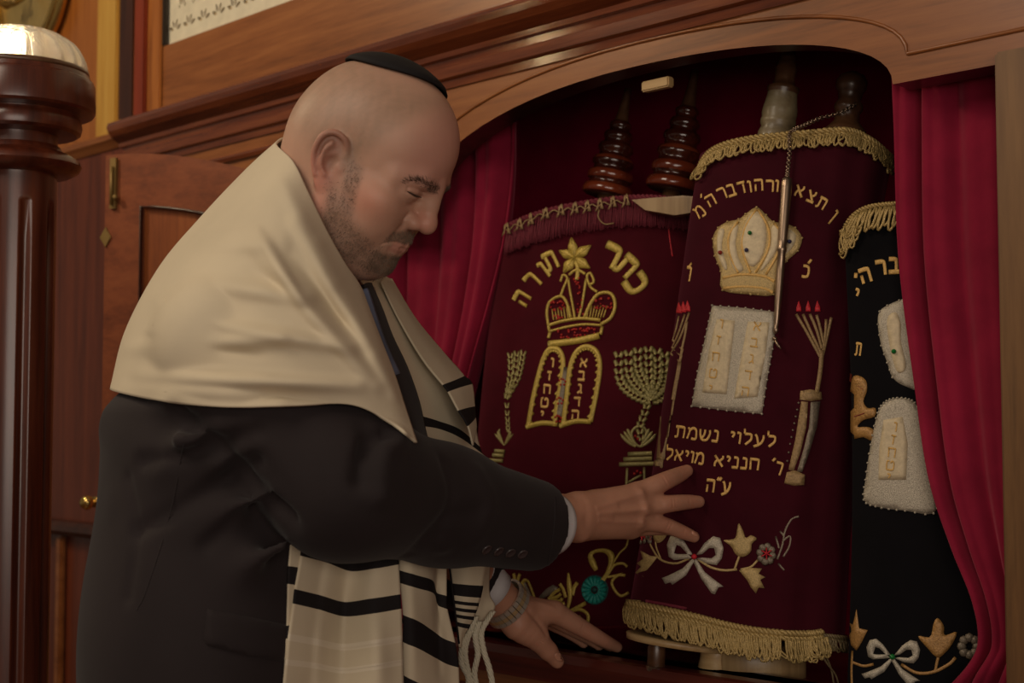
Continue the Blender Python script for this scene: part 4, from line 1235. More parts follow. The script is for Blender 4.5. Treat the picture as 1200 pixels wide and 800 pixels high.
# ================================================================== embroidery of the black scroll
m = MB()
t3 = [(990, 276), (994, 262), (1004, 250), (1018, 243), (1036, 240), (1052, 239), (1075, 239), (1100, 240)]
braid(m, B3, t3, 5, 90)
fringe_loops(m, B3, [(x, y + 3) for x, y in t3[2:]], 27, 17, 3.0, -9, 3, 0, .005, seed=5)
fringe_loops(m, B3, [(989, 272), (994, 266), (1003, 255)], 30, 9, 2.4, 2, 4, 0, .005, seed=6)
m.build('top_fringe', 'fringe', scr3)
m = MB()
for ch, x, y, r in (('ה', 1014, 323, -18), ("'", 1007, 331, -25), ('ר', 1032, 314, -8), ('ב', 1047, 311, -2), ('ד', 1062, 310, 3)): letter(m, B3, ch, x, y, 17, r, 0, .24, .85)
m.build('embroidered_lettering', 'gold_bright', scr3); m = MB(); letter(m, B3, 'ת', 1006, 409, 15, 6, 0, .17, .5); m.build('embroidered_letter', 'gold_bright', scr3); m = MB(); letter(m, B3, 'י', 1004, 347, 18, 5, 0, .17, .6)
m.build('embroidered_lettering', 'gold_bright', scr3)
c3 = [(1029, 380), (1031, 365), (1040, 358), (1054, 352), (1072, 350), (1080, 400), (1084, 455), (1060, 452), (1046, 442), (1040, 425), (1033, 405)]
m = MB(); patch(m, B3, cr(c3, 40, True), .003, 0, 5, 8); silver_rim(m, B3, c3[:1] + c3[1:5]); silver_rim(m, B3, [c3[8], c3[9], c3[10], c3[0]])
cw3 = m.build('embroidered_crown', 'silver', scr3)
m = MB(); patch(m, B3, cr([(1040, 375), (1050, 366), (1056, 380), (1056, 400), (1062, 430), (1052, 436), (1044, 410)], 26, True), .0022, 0, 5, 6, .0026); m.build('crown_panels', 'cream_silk', cw3)
m = MB(); bead(m, B3, 1048, 412, 3, 0, 10, 1.5); m.v[0] = m.v[0] + hit(B3, 1048, 412)[1] * .004; m.build('gem', 'gem_green', cw3)
tab(B3, scr3, cr([(1027, 490), (1034, 474), (1046, 467), (1062, 467), (1074, 474), (1086, 500), (1094, 560), (1096, 600), (1060, 598), (1030, 594), (1013, 586), (1015, 560), (1020, 525)], 44, True).tolist(),
    [[(1036, 492), (1058, 488), (1064, 520), (1062, 562), (1030, 562), (1031, 525)]], [('וזחטי', (1050, 500), (1042, 560))], 11)
m = MB()
patch(m, B3, cr([(999, 445), (1006, 440), (1015, 446), (1016, 458), (1012, 470), (1017, 478), (1026, 478), (1025, 488), (1012, 492), (1005, 500), (1016, 500), (1024, 504), (1022, 516), (1012, 512), (998, 512), (997, 480)], 48, True), .0025, 0, 4, 5)
ln = m.build('embroidered_lion', 'orange_gold', scr3); ln['label'] = 'orange-gold embroidered lion'
m = MB(); stitch(m, B3, [(998, 438), (996, 470), (997, 510)], 5, .6); stitch(m, B3, [(1006, 452), (1012, 456)], 2, 2.2); stitch(m, B3, [(1003, 488), (1014, 484)], 2.4, 2.2); m.build('mane', 'rust', ln)
bow(B3, scr3, (1046, 769), 0.95, 'silver', 'gem_green', r=0.85)
m = MB()
stitch(m, B3, [(1000, 830), (998, 790), (999, 762)], 3); stitch(m, B3, [(1000, 776), (1012, 780), (1024, 778)], 3); stitch(m, B3, [(1056, 778), (1074, 788), (1094, 787), (1112, 778), (1120, 770)], 3.4)
patch(m, B3, [(998, 756), (993, 728), (1000, 732), (1004, 714), (1007, 736), (1017, 738), (1010, 752), (1004, 762)], .002, 0, 4, 4)
patch(m, B3, cr([(1098, 770), (1086, 758), (1076, 745), (1090, 746), (1094, 730), (1099, 724), (1106, 733), (1107, 744), (1121, 740), (1116, 754), (1106, 766)], 34, True), .002, 0, 4, 4)
stitch(m, B3, [(1096, 786), (1098, 776), (1100, 768)], 3)
m.build('embroidered_flowers', 'orange_gold', scr3)
m = MB()
for i in range(8): a = i * math.pi / 4; bead(m, B3, 1136 + 9 * math.cos(a), 757 + 10 * math.sin(a), 5.4, 0, 8, .35)
m.build('embroidered_spray', 'silver_dim', scr3)

# ================================================================== silver pointer on its chain
yad = empty('torah_pointer', P(921, 212, 1.93), 'slim silver torah pointer hanging by a chain in front of the middle mantle', 'pointer')
a = hit(B1, 924, 212, 0.010)[0]; b = hit(B1, 910, 392, 0.010)[0]
ax = (b - a); Ln = np.linalg.norm(ax); k = 2.0 / F
v, f = lathe([(r * k, h * Ln) for r, h in [(3, -.01), (5.5, 0), (6.4, .02), (6.4, .06), (6.2, .2), (5.6, .40), (5.0, .44), (5.6, .45), (5.6, .47), (4.6, .48), (4.8, .6), (4.2, .8), (3.0, .93), (2.2, .96), (3.2, .975), (2.2, .99), (1.4, 1.0)]], a, ax / Ln, 20)
obj('shaft', v, f, 'metal_silver', yad)
m = MB(); q = hit(B1, 909, 398, .010)[0]; m.add(*ball(q, 0.0035)); m.add(*tube([q, hit(B1, 913, 406, .012)[0], hit(B1, 916, 410, .013)[0]], [0.0024, 0.0019, 0.0012], 8)); m.build('pointing_hand', 'metal_silver', yad)
m = MB()
path = [P(1003, 122, 2.005), P(985, 132, 1.985), P(960, 139, 1.965), P(942, 147, 1.955), P(930, 152, 1.95), hit(B1, 927, 162, .012)[0], hit(B1, 927, 180, .010)[0], hit(B1, 925, 200, .010)[0], a]
q = cr(path, 64)
for i in range(len(q) - 1):
    c = (q[i] + q[i + 1]) / 2; t = q[i + 1] - q[i]; l = np.linalg.norm(t); t, u, w = frame(t)
    s = u if i % 2 else w
    m.add(*tube([c + t * (l * 0.75 * math.cos(x)) + s * (0.0026 * math.sin(x)) for x in np.linspace(0, 2 * math.pi, 9)[:-1]], 0.0009, 4, closed=True))
m.build('chain', 'metal_silver', yad)

# ================================================================== the man: implicit-surface sculpting
def smin(a, b, k):
    h = np.clip(0.5 + 0.5 * (b - a) / k, 0, 1)
    return b + (a - b) * h - k * h * (1 - h)


def smax(a, b, k): return -smin(-a, -b, k)


def s_ell(p, c, r, R=None):
    q = p - np.asarray(c)
    if R is not None: q = q @ R
    r = np.asarray(r, float)
    k0 = np.linalg.norm(q / r, axis=1); k1 = np.linalg.norm(q / (r * r), axis=1) + 1e-9
    return k0 * (k0 - 1) / k1


def s_cone(p, a, b, ra, rb):             # capsule of varying radius
    a = np.asarray(a, float); b = np.asarray(b, float); d = b - a
    t = np.clip(((p - a) @ d) / (d @ d), 0, 1)
    return np.linalg.norm(p - a - t[:, None] * d, axis=1) - (ra + (rb - ra) * t)


def s_path(p, pts, rad, k=0.004):
    d = None
    for i in range(len(pts) - 1):
        q = s_cone(p, pts[i], pts[i + 1], rad[i], rad[i + 1]); d = q if d is None else (smin(d, q, k) if k > 0 else np.minimum(d, q))
    return d


def rot_xyz(rx, ry, rz):
    return np.array(Matrix.Rotation(rz, 3, 'Z') @ Matrix.Rotation(ry, 3, 'Y') @ Matrix.Rotation(rx, 3, 'X'))


def surface_net(fn, lo, hi, h, blk=8, slack=1.6):
    lo = np.asarray(lo, float); hi = np.asarray(hi, float)
    n = (np.ceil((hi - lo) / h / blk).astype(int) * blk)
    nb = n // blk
    vol = np.full(n + 1, 1.0, np.float32)
    g = np.stack(np.meshgrid(*[np.arange(k) for k in nb], indexing='ij'), -1).reshape(-1, 3)
    c = lo + (g * blk + blk / 2) * h
    d = fn(c)
    near = np.abs(d) < blk * h * 0.87 * slack
    full = d < 0
    for q in g[full & ~near]:
        i = q * blk; vol[i[0]:i[0] + blk + 1, i[1]:i[1] + blk + 1, i[2]:i[2] + blk + 1] = -1.0
    off = np.stack(np.meshgrid(*[np.arange(blk + 1)] * 3, indexing='ij'), -1).reshape(-1, 3)
    gn = g[near]
    for s in range(0, len(gn), 400):
        G = gn[s:s + 400]
        idx = (G[:, None, :] * blk + off[None]).reshape(-1, 3)
        vol[idx[:, 0], idx[:, 1], idx[:, 2]] = fn(lo + idx * h)
    ins = vol < 0
    cnt = np.zeros(n, np.int8)
    for a in (0, 1):
        for b in (0, 1):
            for e in (0, 1): cnt += ins[a:n[0] + a, b:n[1] + b, e:n[2] + e]
    act = (cnt > 0) & (cnt < 8)
    ids = np.full(n, -1, np.int64); cells = np.argwhere(act); ids[act] = np.arange(len(cells))
    acc = np.zeros((len(cells), 3)); num = np.zeros(len(cells))
    ci, cj, ck = cells.T
    cor = [(a, b, e) for a in (0, 1) for b in (0, 1) for e in (0, 1)]
    for i, A in enumerate(cor):
        for B_ in cor[i + 1:]:
            if sum(x != y for x, y in zip(A, B_)) != 1: continue
            va = vol[ci + A[0], cj + A[1], ck + A[2]].astype(float); vb = vol[ci + B_[0], cj + B_[1], ck + B_[2]].astype(float)
            x = (va < 0) != (vb < 0)
            t = np.where(x, va / np.where(x, va - vb, 1), 0)
            for ax in range(3): acc[:, ax] += np.where(x, A[ax] + (B_[ax] - A[ax]) * t, 0)
            num += x
    V = lo + (cells + acc / num[:, None]) * h
    faces = []
    for ax in range(3):
        u, w = [(1, 2), (2, 0), (0, 1)][ax]
        sl0 = [slice(None)] * 3; sl1 = [slice(None)] * 3
        sl0[ax] = slice(0, n[ax]); sl1[ax] = slice(1, n[ax] + 1)
        e = ins[tuple(sl0)] != ins[tuple(sl1)]
        E = np.argwhere(e)
        E = E[(E[:, u] > 0) & (E[:, w] > 0) & (E[:, u] < n[u]) & (E[:, w] < n[w])]
        if not len(E): continue
        def cell(du, dw):
            q = E.copy(); q[:, u] -= du; q[:, w] -= dw; return ids[q[:, 0], q[:, 1], q[:, 2]]
        a, b, c_, d_ = cell(1, 1), cell(0, 1), cell(0, 0), cell(1, 0)
        flip = ins[E[:, 0], E[:, 1], E[:, 2]]
        q1 = np.stack([a, b, c_, d_], 1); q1[~flip] = q1[~flip][:, ::-1]
        faces.append(q1)
    return V, np.vstack(faces)


def relax(V, Fc, it=2, lam=0.5):         # Laplacian smoothing of a quad mesh
    e = np.vstack([Fc[:, [0, 1]], Fc[:, [1, 2]], Fc[:, [2, 3]], Fc[:, [3, 0]]])
    for _ in range(it):
        s = np.zeros_like(V); c = np.zeros(len(V))
        for a, b in ((0, 1), (1, 0)):
            np.add.at(s, e[:, a], V[e[:, b]]); np.add.at(c, e[:, a], 1)
        V = V + lam * (s / c[:, None] - V)
    return V


def normals(V, Fc):
    n = np.cross(V[Fc[:, 2]] - V[Fc[:, 0]], V[Fc[:, 3]] - V[Fc[:, 1]])
    N = np.zeros_like(V)
    for i in range(4): np.add.at(N, Fc[:, i], n)
    return N / (np.linalg.norm(N, axis=1)[:, None] + 1e-12)


# ---- head: local frame, x forward, y to his left, z up, origin between the ears (metres)
HS = 1.035
HR = np.array(Matrix.Rotation(math.radians(-15), 3, 'Z') @ Matrix.Rotation(math.radians(33), 3, 'Y') @ Matrix.Rotation(math.radians(5), 3, 'X'))
EAR = P(397, 191, 1.655)                 # his right ear canal
HO = EAR - HR @ (np.array([0.0, -0.074, 0.0]) * HS)


def to_world(q): return HO + (np.asarray(q) * HS) @ HR.T
def to_head(p): return ((p - HO) @ HR) / HS


def head_sdf(q):
    p = q.copy(); p[:, 1] = np.abs(p[:, 1])
    d = s_ell(p, (-.010, 0, .037), (.0945, .0765, .088))
    d = smin(d, s_ell(p, (.018, 0, .052), (.064, .062, .060)), .03)
    d = smin(d, s_ell(p, (-.041, 0, .006), (.060, .066, .060)), .03)
    d = smin(d, s_ell(p, (.026, 0, -.012), (.053, .060, .066)), .025)          # face block
    d = smin(d, s_path(p, [(.0, .058, -.02), (.004, .057, -.054), (.030, .042, -.080), (.054, .016, -.086)], [.018, .018, .019, .018], .02), .03)
    d = smin(d, s_ell(p, (.026, .040, -.040), (.040, .025, .040)), .025)         # cheek
    d = smin(d, s_ell(p, (.050, .034, -.030), (.026, .022, .026)), .025)
    d = smin(d, s_ell(p, (.046, .046, -.012), (.026, .020, .016)), .02)         # cheekbone
    d = smin(d, s_ell(p, (.060, 0, -.077), (.0165, .027, .0165)), .02)         # chin
    d = smin(d, s_ell(p, (.022, 0, -.084), (.056, .046, .030)), .03)            # under the chin
    d = smin(d, s_path(p, [(.0835, .0, .0215), (.0770, .028, .0260), (.056, .050, .0185)], [.0085, .0085, .006], .008), .018)   # brow ridge
    d = smax(d, -s_ell(p, (.093, .030, .006), (.016, .016, .0100)), .016)        # eye socket
    d = smin(d, s_ell(p, (.0705, .0305, .0085), (.0130, .0160, .0115)), .008)    # lidded eye
    d = smin(d, s_path(p, [(.076, .020, -.0120), (.072, .034, -.0140), (.064, .046, -.010)], [.0030] * 3, .003), .008)
    # nose
    d = smin(d, s_path(p, [(.0855, 0, .026), (.0915, 0, .006), (.0970, 0, -.008)], [.0072, .0080, .0095], .01), .012)
    d = smin(d, s_ell(p, (.0992, 0, -.0162), (.0118, .0122, .0108)), .008)
    d = smin(d, s_ell(p, (.0865, .0135, -.0205), (.0125, .0085, .0085)), .006)
    d = smax(d, -s_ell(p, (.0925, .0072, -.0300), (.0062, .0040, .0042)), .003)
    d = smax(d, -s_path(p, [(.084, .0235, -.013), (.0765, .0250, -.023), (.0750, .0215, -.0300)], [.0012] * 3, .0), .005)   # wing groove
    # mouth
    d = smin(d, s_ell(p, (.0640, 0, -.048), (.0240, .032, .022)), .016)
    d = smin(d, s_path(p, [(.0880, 0, -.0490), (.0845, .010, -.0485), (.0715, .0235, -.0535)], [.0048, .0046, .0028], .004), .006)
    d = smin(d, s_path(p, [(.0850, 0, -.0600), (.0820, .010, -.0595), (.0705, .0230, -.0550)], [.0055, .0050, .0026], .004), .006)
    d = smax(d, -s_path(p, [(.0935, 0, -.0542), (.0885, .010, -.0540), (.0735, .0245, -.0550)], [.0013, .0013, .0011], .0), .0025)
    # neck
    d = smin(d, s_cone(p, (-.026, 0, -.02), (-.066, 0, -.20), .058, .070), .03)
    d = smin(d, s_cone(p, (.006, 0, -.075), (-.03, 0, -.20), .042, .058), .03)
    # ear
    ca, sa = math.cos(.42), math.sin(.42)
    e = (p - np.array([-.008, .0785, -.004])) / 1.10
    e = np.stack([e[:, 0] * ca - e[:, 1] * sa, e[:, 0] * sa + e[:, 1] * ca, e[:, 2]], 1)     # turn the plate out
    t = .20; e = np.stack([e[:, 0] * math.cos(t) + e[:, 2] * math.sin(t), e[:, 1], -e[:, 0] * math.sin(t) + e[:, 2] * math.cos(t)], 1)
    ear = s_ell(e, (-.002, .0, .004), (.0170, .0045, .0280))
    hp = cr([(.0105, .000, .003), (.0135, .002, .015), (.0085, .0045, .0265), (-.003, .0055, .0310), (-.0135, .0055, .0255), (-.0178, .005, .012), (-.0165, .004, -.002), (-.0105, .003, -.015)], 22)
    ear = smin(ear, s_path(e, hp, np.linspace(.0026, .0034, 11).tolist() + np.linspace(.0034, .0026, 11).tolist(), .0), .003)
    ap = cr([(-.003, .004, .0200), (-.0085, .0052, .011), (-.0085, .0055, -.002), (-.002, .0050, -.0115)], 12)
    ear = smin(ear, s_path(e, ap, [.0026] * 12, .0), .004)
    ear = smin(ear, s_ell(e, (.0015, .0005, -.0215), (.0100, .0052, .0110)), .006)
    ear = smax(ear, -s_ell(e, (.0030, .0070, -.001), (.0080, .0078, .0095)), .003)
    ear = smax(ear, -s_path(e, cr([(.004, .0062, .016), (-.003, .0062, .0250), (-.0115, .0066, .018), (-.0130, .0062, .006)], 12), [.0022] * 12, .0), .002)
    ear = smin(ear, s_ell(e, (.0115, .003, -.003), (.0042, .0035, .0060)), .003)
    d = smin(d, ear * 1.1, .004)
    d = smin(d, s_ell(p, (.000, .068, -.004), (.012, .007, .024)), .008)
    return d


def cap_sdf(p, a, b, c, r): return s_path(p, [a, b, c], r)



HV, HF = surface_net(head_sdf, (-.16, -.105, -.225), (.135, .105, .145), .00155)
HV = relax(HV, HF, 1, .4)
HN = normals(HV, HF)
BH = BVHTree.FromPolygons([Vector(q) for q in to_world(HV)], HF.tolist())


def head_line(px_pts, n=24):             # photo pixels to head-frame points on the skin of the near side
    return np.array([to_head(hit(BH, x, y)[0]) for x, y in cr(px_pts, n)])


def groove(pts, depth, w, both=True):
    """Press (depth > 0) or raise a soft line into the skin along head-frame points, on both sides of the face."""
    global HV
    for sg in ((1, -1) if both else (1,)):
        q = pts * np.array([1, sg, 1]); lo = q.min(0) - 4 * w; hi = q.max(0) + 4 * w
        sel = np.where(((HV > lo) & (HV < hi)).all(1))[0]
        if not len(sel): continue
        d = np.min(np.linalg.norm(HV[sel][:, None] - q[None], axis=2), axis=1)
        HV[sel] -= HN[sel] * (depth * np.exp(-(d / w) ** 2))[:, None]


groove(head_line([(478, 220), (482, 220), (489, 222), (497, 226)]), .0014, .0016)      # upper lid crease
groove(head_line([(477, 224), (481, 226), (487, 229), (495, 231)]), .0016, .0014)      # lid slit
groove(head_line([(480, 222), (484, 224), (490, 226)]), -.0012, .0018)
groove(head_line([(481, 234), (488, 237), (495, 237)]), .0007, .0022)                  # under the eye
groove(head_line([(474, 262), (466, 270), (459, 280)], 30), .0012, .0045)              # smile line
groove(head_line([(457, 292), (455, 299), (452, 306)]), .0010, .0040)
groove(head_line([(448, 286), (455, 284.2), (463, 283.8), (471, 285.5), (477, 287.5)], 40), .0019, .0012)
groove(head_line([(461, 291), (468, 292), (473, 293)]), -.0012, .0030)
groove(head_line([(404, 250), (418, 285), (430, 310)]), -.0015, .012)                  # fullness along the jaw

# ------------------------------------------------------------------ hands
def sst(a, b, x): t = np.clip((x - a) / (b - a), 0, 1); return t * t * (3 - 2 * t)
def finger(p, j, r, k=.0025):            # finger through its joints, gently rounded
    q_ = cr(np.array(j), 10); x_ = np.linspace(0, len(j) - 1, 10)
    return s_path(p, q_, np.interp(x_, np.arange(len(j)), r).tolist(), 0.0)


def px3(*a): return [P(*q) for q in a]


def lift_hit(B, x, y, l): return hit(B, x, y, l)[0]


# right hand, laid flat on the middle mantle: back of the hand towards us, fingers pointing right
RWr = P(668, 606, 1.862); RIn = P(560, 604, 1.775)
tI = lift_hit(B1, 808, 552, .0080); tM = lift_hit(B1, 821, 588, .0078); tR = lift_hit(B1, 815, 629, .0074); tL = lift_hit(B1, 796, 622, .0066)
Yt = tM[1]
rI = [P(746, 579, Yt - .040), P(776, 565, Yt - .026), P(796, 556, tI[1] - .010), tI]
rM = [P(752, 594, Yt - .042), P(784, 590, Yt - .028), P(806, 588, tM[1] - .010), tM]
rR = [P(746, 609, Yt - .040), P(775, 614, Yt - .026), P(799, 623, tR[1] - .010), tR]
rL = [P(738, 619, Yt - .030), P(762, 619, Yt - .010), P(780, 620, tL[1] - .006), tL]
rT = [P(694, 592, 1.905), P(722, 584, 1.950), P(742, 580, 1.972), P(757, 577, 1.985)]


def rhand_sdf(p):
    d = s_path(p, [RIn, P(640, 605, 1.835), P(676, 606, 1.866)], [.034, .0260, .0245], .01)
    d = smin(d, s_path(p, [P(640, 615, 1.835), P(674, 616, 1.866)], [.0200, .0180], .0), .012)
    d = smin(d, s_path(p, [P(640, 595, 1.835), P(674, 597, 1.868)], [.0180, .0165], .0), .012)
    for mcp, wy, r in ((rI, 592, .0150), (rM, 600, .0150), (rR, 609, .0150), (rL, 618, .0140)):
        d = smin(d, s_cone(p, P(678, 604 + (wy - 604) * .8, 1.872), mcp[0], .0185, r), .014)
    for f_, rr in ((rI, [.0150, .0126, .0106, .0084]), (rM, [.0142, .0116, .0100, .0082]), (rR, [.0138, .0112, .0096, .0078]), (rL, [.0120, .0094, .0082, .0066])):
        g = finger(p, f_, rr, .002)
        d = smin(d, g, .0065)
    d = smin(d, finger(p, rT, [.0200, .0150, .0120, .0095], .004), .010)
    for f_ in (rI, rM, rR):                                                        # tendons and knuckles
        d = smin(d, s_cone(p, P(690, 602, 1.866), f_[0] + np.array([0, -.011, 0]), .0030, .0034), .012)
        d = smin(d, np.linalg.norm(p - f_[0] - np.array([0, -.0060, 0]), axis=1) - .0098, .008)
    return d


# left hand, resting on the sill
zs = .914
def sill_pt(x, y, up): 
    v = ray(x, y); return CAM + v * ((zs + up - 1.25) / v[2])
LWr = P(594, 712, 2.065); LEl = P(510, 620, 1.97)
lI = [P(650, 717, 2.095), P(686, 738, 2.115), P(707, 750, 2.128), sill_pt(723, 758, .008)]
lM = [P(646, 716, 2.118), P(686, 738, 2.140), P(706, 750, 2.150), sill_pt(716, 757, .008)]
lR = [P(640, 718, 2.138), P(676, 739, 2.160), P(693, 749, 2.168), sill_pt(702, 756, .008)]
lL = [P(634, 722, 2.150), P(662, 738, 2.172), P(676, 747, 2.180), sill_pt(684, 754, .007)]
lT = [P(608, 732, 2.060), P(626, 746, 2.068), P(642, 762, 2.080), P(653, 775, 2.090)]


def lhand_sdf(p):
    d = s_path(p, [LEl, P(575, 695, 2.045), P(600, 715, 2.066)], [.040, .0290, .0285], .01)
    for f_, r, o in ((lI, .0155, 0), (lM, .015, .012), (lR, .0145, .024), (lL, .0135, .032)):
        d = smin(d, s_cone(p, P(606, 718, 2.070 + o), f_[0], .0230, r), .014)
    for f_, rr in ((lI, [.0155, .0122, .0104, .0080]), (lM, [.0150, .0120, .0102, .0080]), (lR, [.0145, .0112, .0096, .0076]), (lL, [.0130, .0098, .0084, .0068])):
        g = finger(p, f_, rr, .002)
        d = smin(d, g, .005)
    t = finger(p, lT, [.0230, .0165, .0130, .0098], .004)
    t = smin(t, np.linalg.norm(p - lT[2], axis=1) - .0134, .004)
    d = smin(d, t, .009)
    d = smin(d, s_ell(p, P(622, 738, 2.075), (.022, .020, .016)), .014)
    return d


RHV, RHF = surface_net(rhand_sdf, (-.06, 1.72, 1.06), (.29, 2.02, 1.22), .0017)
LHV, LHF = surface_net(lhand_sdf, (-.125, 1.90, .865), (.19, 2.23, 1.17), .0018)
RHV = relax(RHV, RHF, 2, .4); LHV = relax(LHV, LHF, 2, .4)


def hand_lines(V, Fc, lines):            # creases (depth > 0) and tendons or knuckles (depth < 0) on the skin of a hand
    B_ = BVHTree.FromPolygons([Vector(v_) for v_ in V], Fc.tolist()); N_ = normals(V, Fc); V = V.copy()
    for pts, dp_, wd_ in lines:
        L_ = np.array([hit(B_, x, y)[0] for x, y in cr(pts, 24)])
        near = np.where(((V > L_.min(0) - 4 * wd_) & (V < L_.max(0) + 4 * wd_)).all(1))[0]
        if not len(near): continue
        dd_ = np.min(np.linalg.norm(V[near][:, None] - L_[None], axis=2), axis=1)
        V[near] -= N_[near] * (dp_ * np.exp(-(dd_ / wd_) ** 2))[:, None]
    return V


RHV = hand_lines(RHV, RHF, [
    ([(776, 590), (755, 589), (728, 592)], .0016, .0055), ([(768, 606), (748, 606), (722, 606)], .0016, .0055),
    ([(752, 577), (725, 586), (700, 595)], -.0012, .0035), ([(756, 596), (730, 599), (702, 602)], -.0012, .0035), ([(752, 611), (728, 611), (702, 610)], -.0012, .0035),
    ([(750, 575), (754, 582)], -.0018, .0060), ([(757, 592), (758, 600)], -.0018, .0060), ([(753, 608), (752, 615)], -.0016, .0060),
    ([(777, 559), (783, 569)], .0007, .0011), ([(780, 557), (786, 567)], .0006, .0010), ([(788, 583), (789, 595)], .0007, .0011), ([(791, 583), (792, 595)], .0006, .0010), ([(785, 611), (780, 622)], .0007, .0011), ([(788, 613), (783, 623)], .0006, .0010),
    ([(797, 551), (801, 559)], .0005, .0009), ([(808, 583), (808, 593)], .0005, .0009), ([(803, 620), (799, 630)], .0005, .0009),
    ([(684, 584), (688, 596), (686, 612)], .0005, .0050), ([(676, 612), (682, 622), (684, 630)], -.0022, .0090), ([(735, 604), (738, 608), (742, 609)], .0006, .0012)])
LHV = hand_lines(LHV, LHF, [
    ([(620, 716), (632, 730), (640, 742)], .0022, .0045), ([(648, 712), (630, 706), (608, 706)], -.0012, .0040), ([(684, 730), (680, 742)], .0007, .0011), ([(687, 731), (683, 744)], .0006, .0010),
    ([(705, 743), (702, 753)], .0005, .0009), ([(632, 750), (642, 744)], .0008, .0012), ([(635, 753), (645, 747)], .0006, .0010)])

# ------------------------------------------------------------------ trunk, legs and clothes
NB = P(300, 345, 1.77)                                   # base of the neck
SHr = P(262, 402, 1.645); ELr = P(405, 564, 1.615)       # his right arm
SHl = P(395, 420, 1.985); ELl = P(445, 615, 2.03)
HIPX = P(250, 800, 1.76)[0]


def trunk_sdf(p, g=0.0):
    d = s_ell(p, P(300, 470, 1.79), (.160 + g, .182 + g, .19 + g))
    d = smin(d, s_ell(p, P(368, 450, 1.80), (.092 + g, .120 + g, .13 + g)), .06)
    d = smin(d, s_ell(p, P(262, 640, 1.77), (.137 + g, .176 + g, .24 + g)), .08)
    d = smin(d, s_ell(p, P(248, 800, 1.76), (.142 + g, .185 + g, .22 + g)), .08)
    d = smin(d, s_cone(p, P(330, 330, 1.77), P(300, 400, 1.77), .065 + g, .12 + g), .05)
    return d


def body_sdf(p):
    d = trunk_sdf(p, -.012) + .028 * sst(1.27, 1.33, p[:, 2]) + .035 * sst(.98, .88, p[:, 2])
    d = smin(d, s_path(p, [P(300, 400, 1.74), SHr, ELr, RIn], [.08, .060, .052, .036], .03), .05)
    d = smin(d, s_path(p, [P(330, 400, 1.84), SHl, ELl, LEl], [.08, .068, .050, .036], .03), .05)
    for y in (1.67, 1.86):
        d = smin(d, s_path(p, [(HIPX, y, .90), (HIPX + .03, y, .50), (HIPX, y, .10)], [.095, .062, .042], .02), .05)
        d = smin(d, s_cone(p, (HIPX, y, .075), (HIPX + .15, y, .050), .035, .030), .03)
    return d


AXr = P(655, 614, 1.85) - ELr; AXr /= np.linalg.norm(AXr)
CUT = P(625, 617, 1.832)
CA, CB = P(555, 604, 1.78), P(629, 615, 1.832)


def jacket_sdf(p):
    d = trunk_sdf(p, .006)
    # near sleeve
    s = s_path(p, [SHr, ELr, P(520, 592, 1.73), P(655, 622, 1.848)], [.098, .083, .067, .0540], .03)
    s = smin(s, s_cone(p, P(300, 400, 1.72), SHr, .11, .088), .05)
    # folds round the elbow and down the sleeve
    for a, b, r in ((P(418, 500, 1.58), P(440, 580, 1.545), .006), (P(432, 508, 1.575), P(462, 600, 1.58), .006), (P(470, 540, 1.63), P(520, 640, 1.66), .004),
                    (P(520, 560, 1.70), P(560, 560, 1.73), .005), (P(300, 500, 1.55), P(380, 590, 1.545), .005)):
        s = smin(s, s_cone(p, a, b, r, r * .7), .016)
    for a, b in ((P(428, 500, 1.55), P(452, 590, 1.52)), (P(500, 540, 1.66), P(535, 600, 1.68))): s = smax(s, -s_cone(p, a, b, .004, .003), .018)
    s = smax(s, (p - CUT) @ AXr, .003)
    s = smax(s, -s_cone(p, CA, CB + AXr * .03, .030, .0475), .002)
    # far sleeve
    t = s_path(p, [SHl, ELl, P(574, 692, 2.045)], [.070, .062, .047], .03)
    u = P(574, 692, 2.045) - ELl; u /= np.linalg.norm(u)
    t = smax(t, (p - P(572, 690, 2.043)) @ u, .003)
    t = smin(t, s_cone(p, P(330, 420, 1.84), SHl, .10, .07), .05)
    d = smin(d, t, .03)
    # pulls across the back and the waist
    for a, b, r in ((P(215, 515, 1.57), P(330, 470, 1.54), .012), (P(160, 590, 1.66), P(300, 520, 1.55), .010), (P(165, 650, 1.66), P(320, 575, 1.55), .010), (P(180, 720, 1.66), P(330, 640, 1.57), .009), (P(140, 500, 1.70), P(200, 540, 1.60), .010)):
        d = smin(d, s_cone(p, a, b, r, r * .6), .035)
    d = smin(d, s, .012) + .026 * sst(1.262, 1.31, p[:, 2])
    # hem, vent at the back
    d = smax(d, .80 - p[:, 2], .004)
    for a, b in ((P(150, 712, 1.63), P(140, 745, 1.63)), (P(140, 745, 1.63), P(122, 830, 1.63))): d = smax(d, -s_cone(p, a, b, .003, .004), .008)
    return d


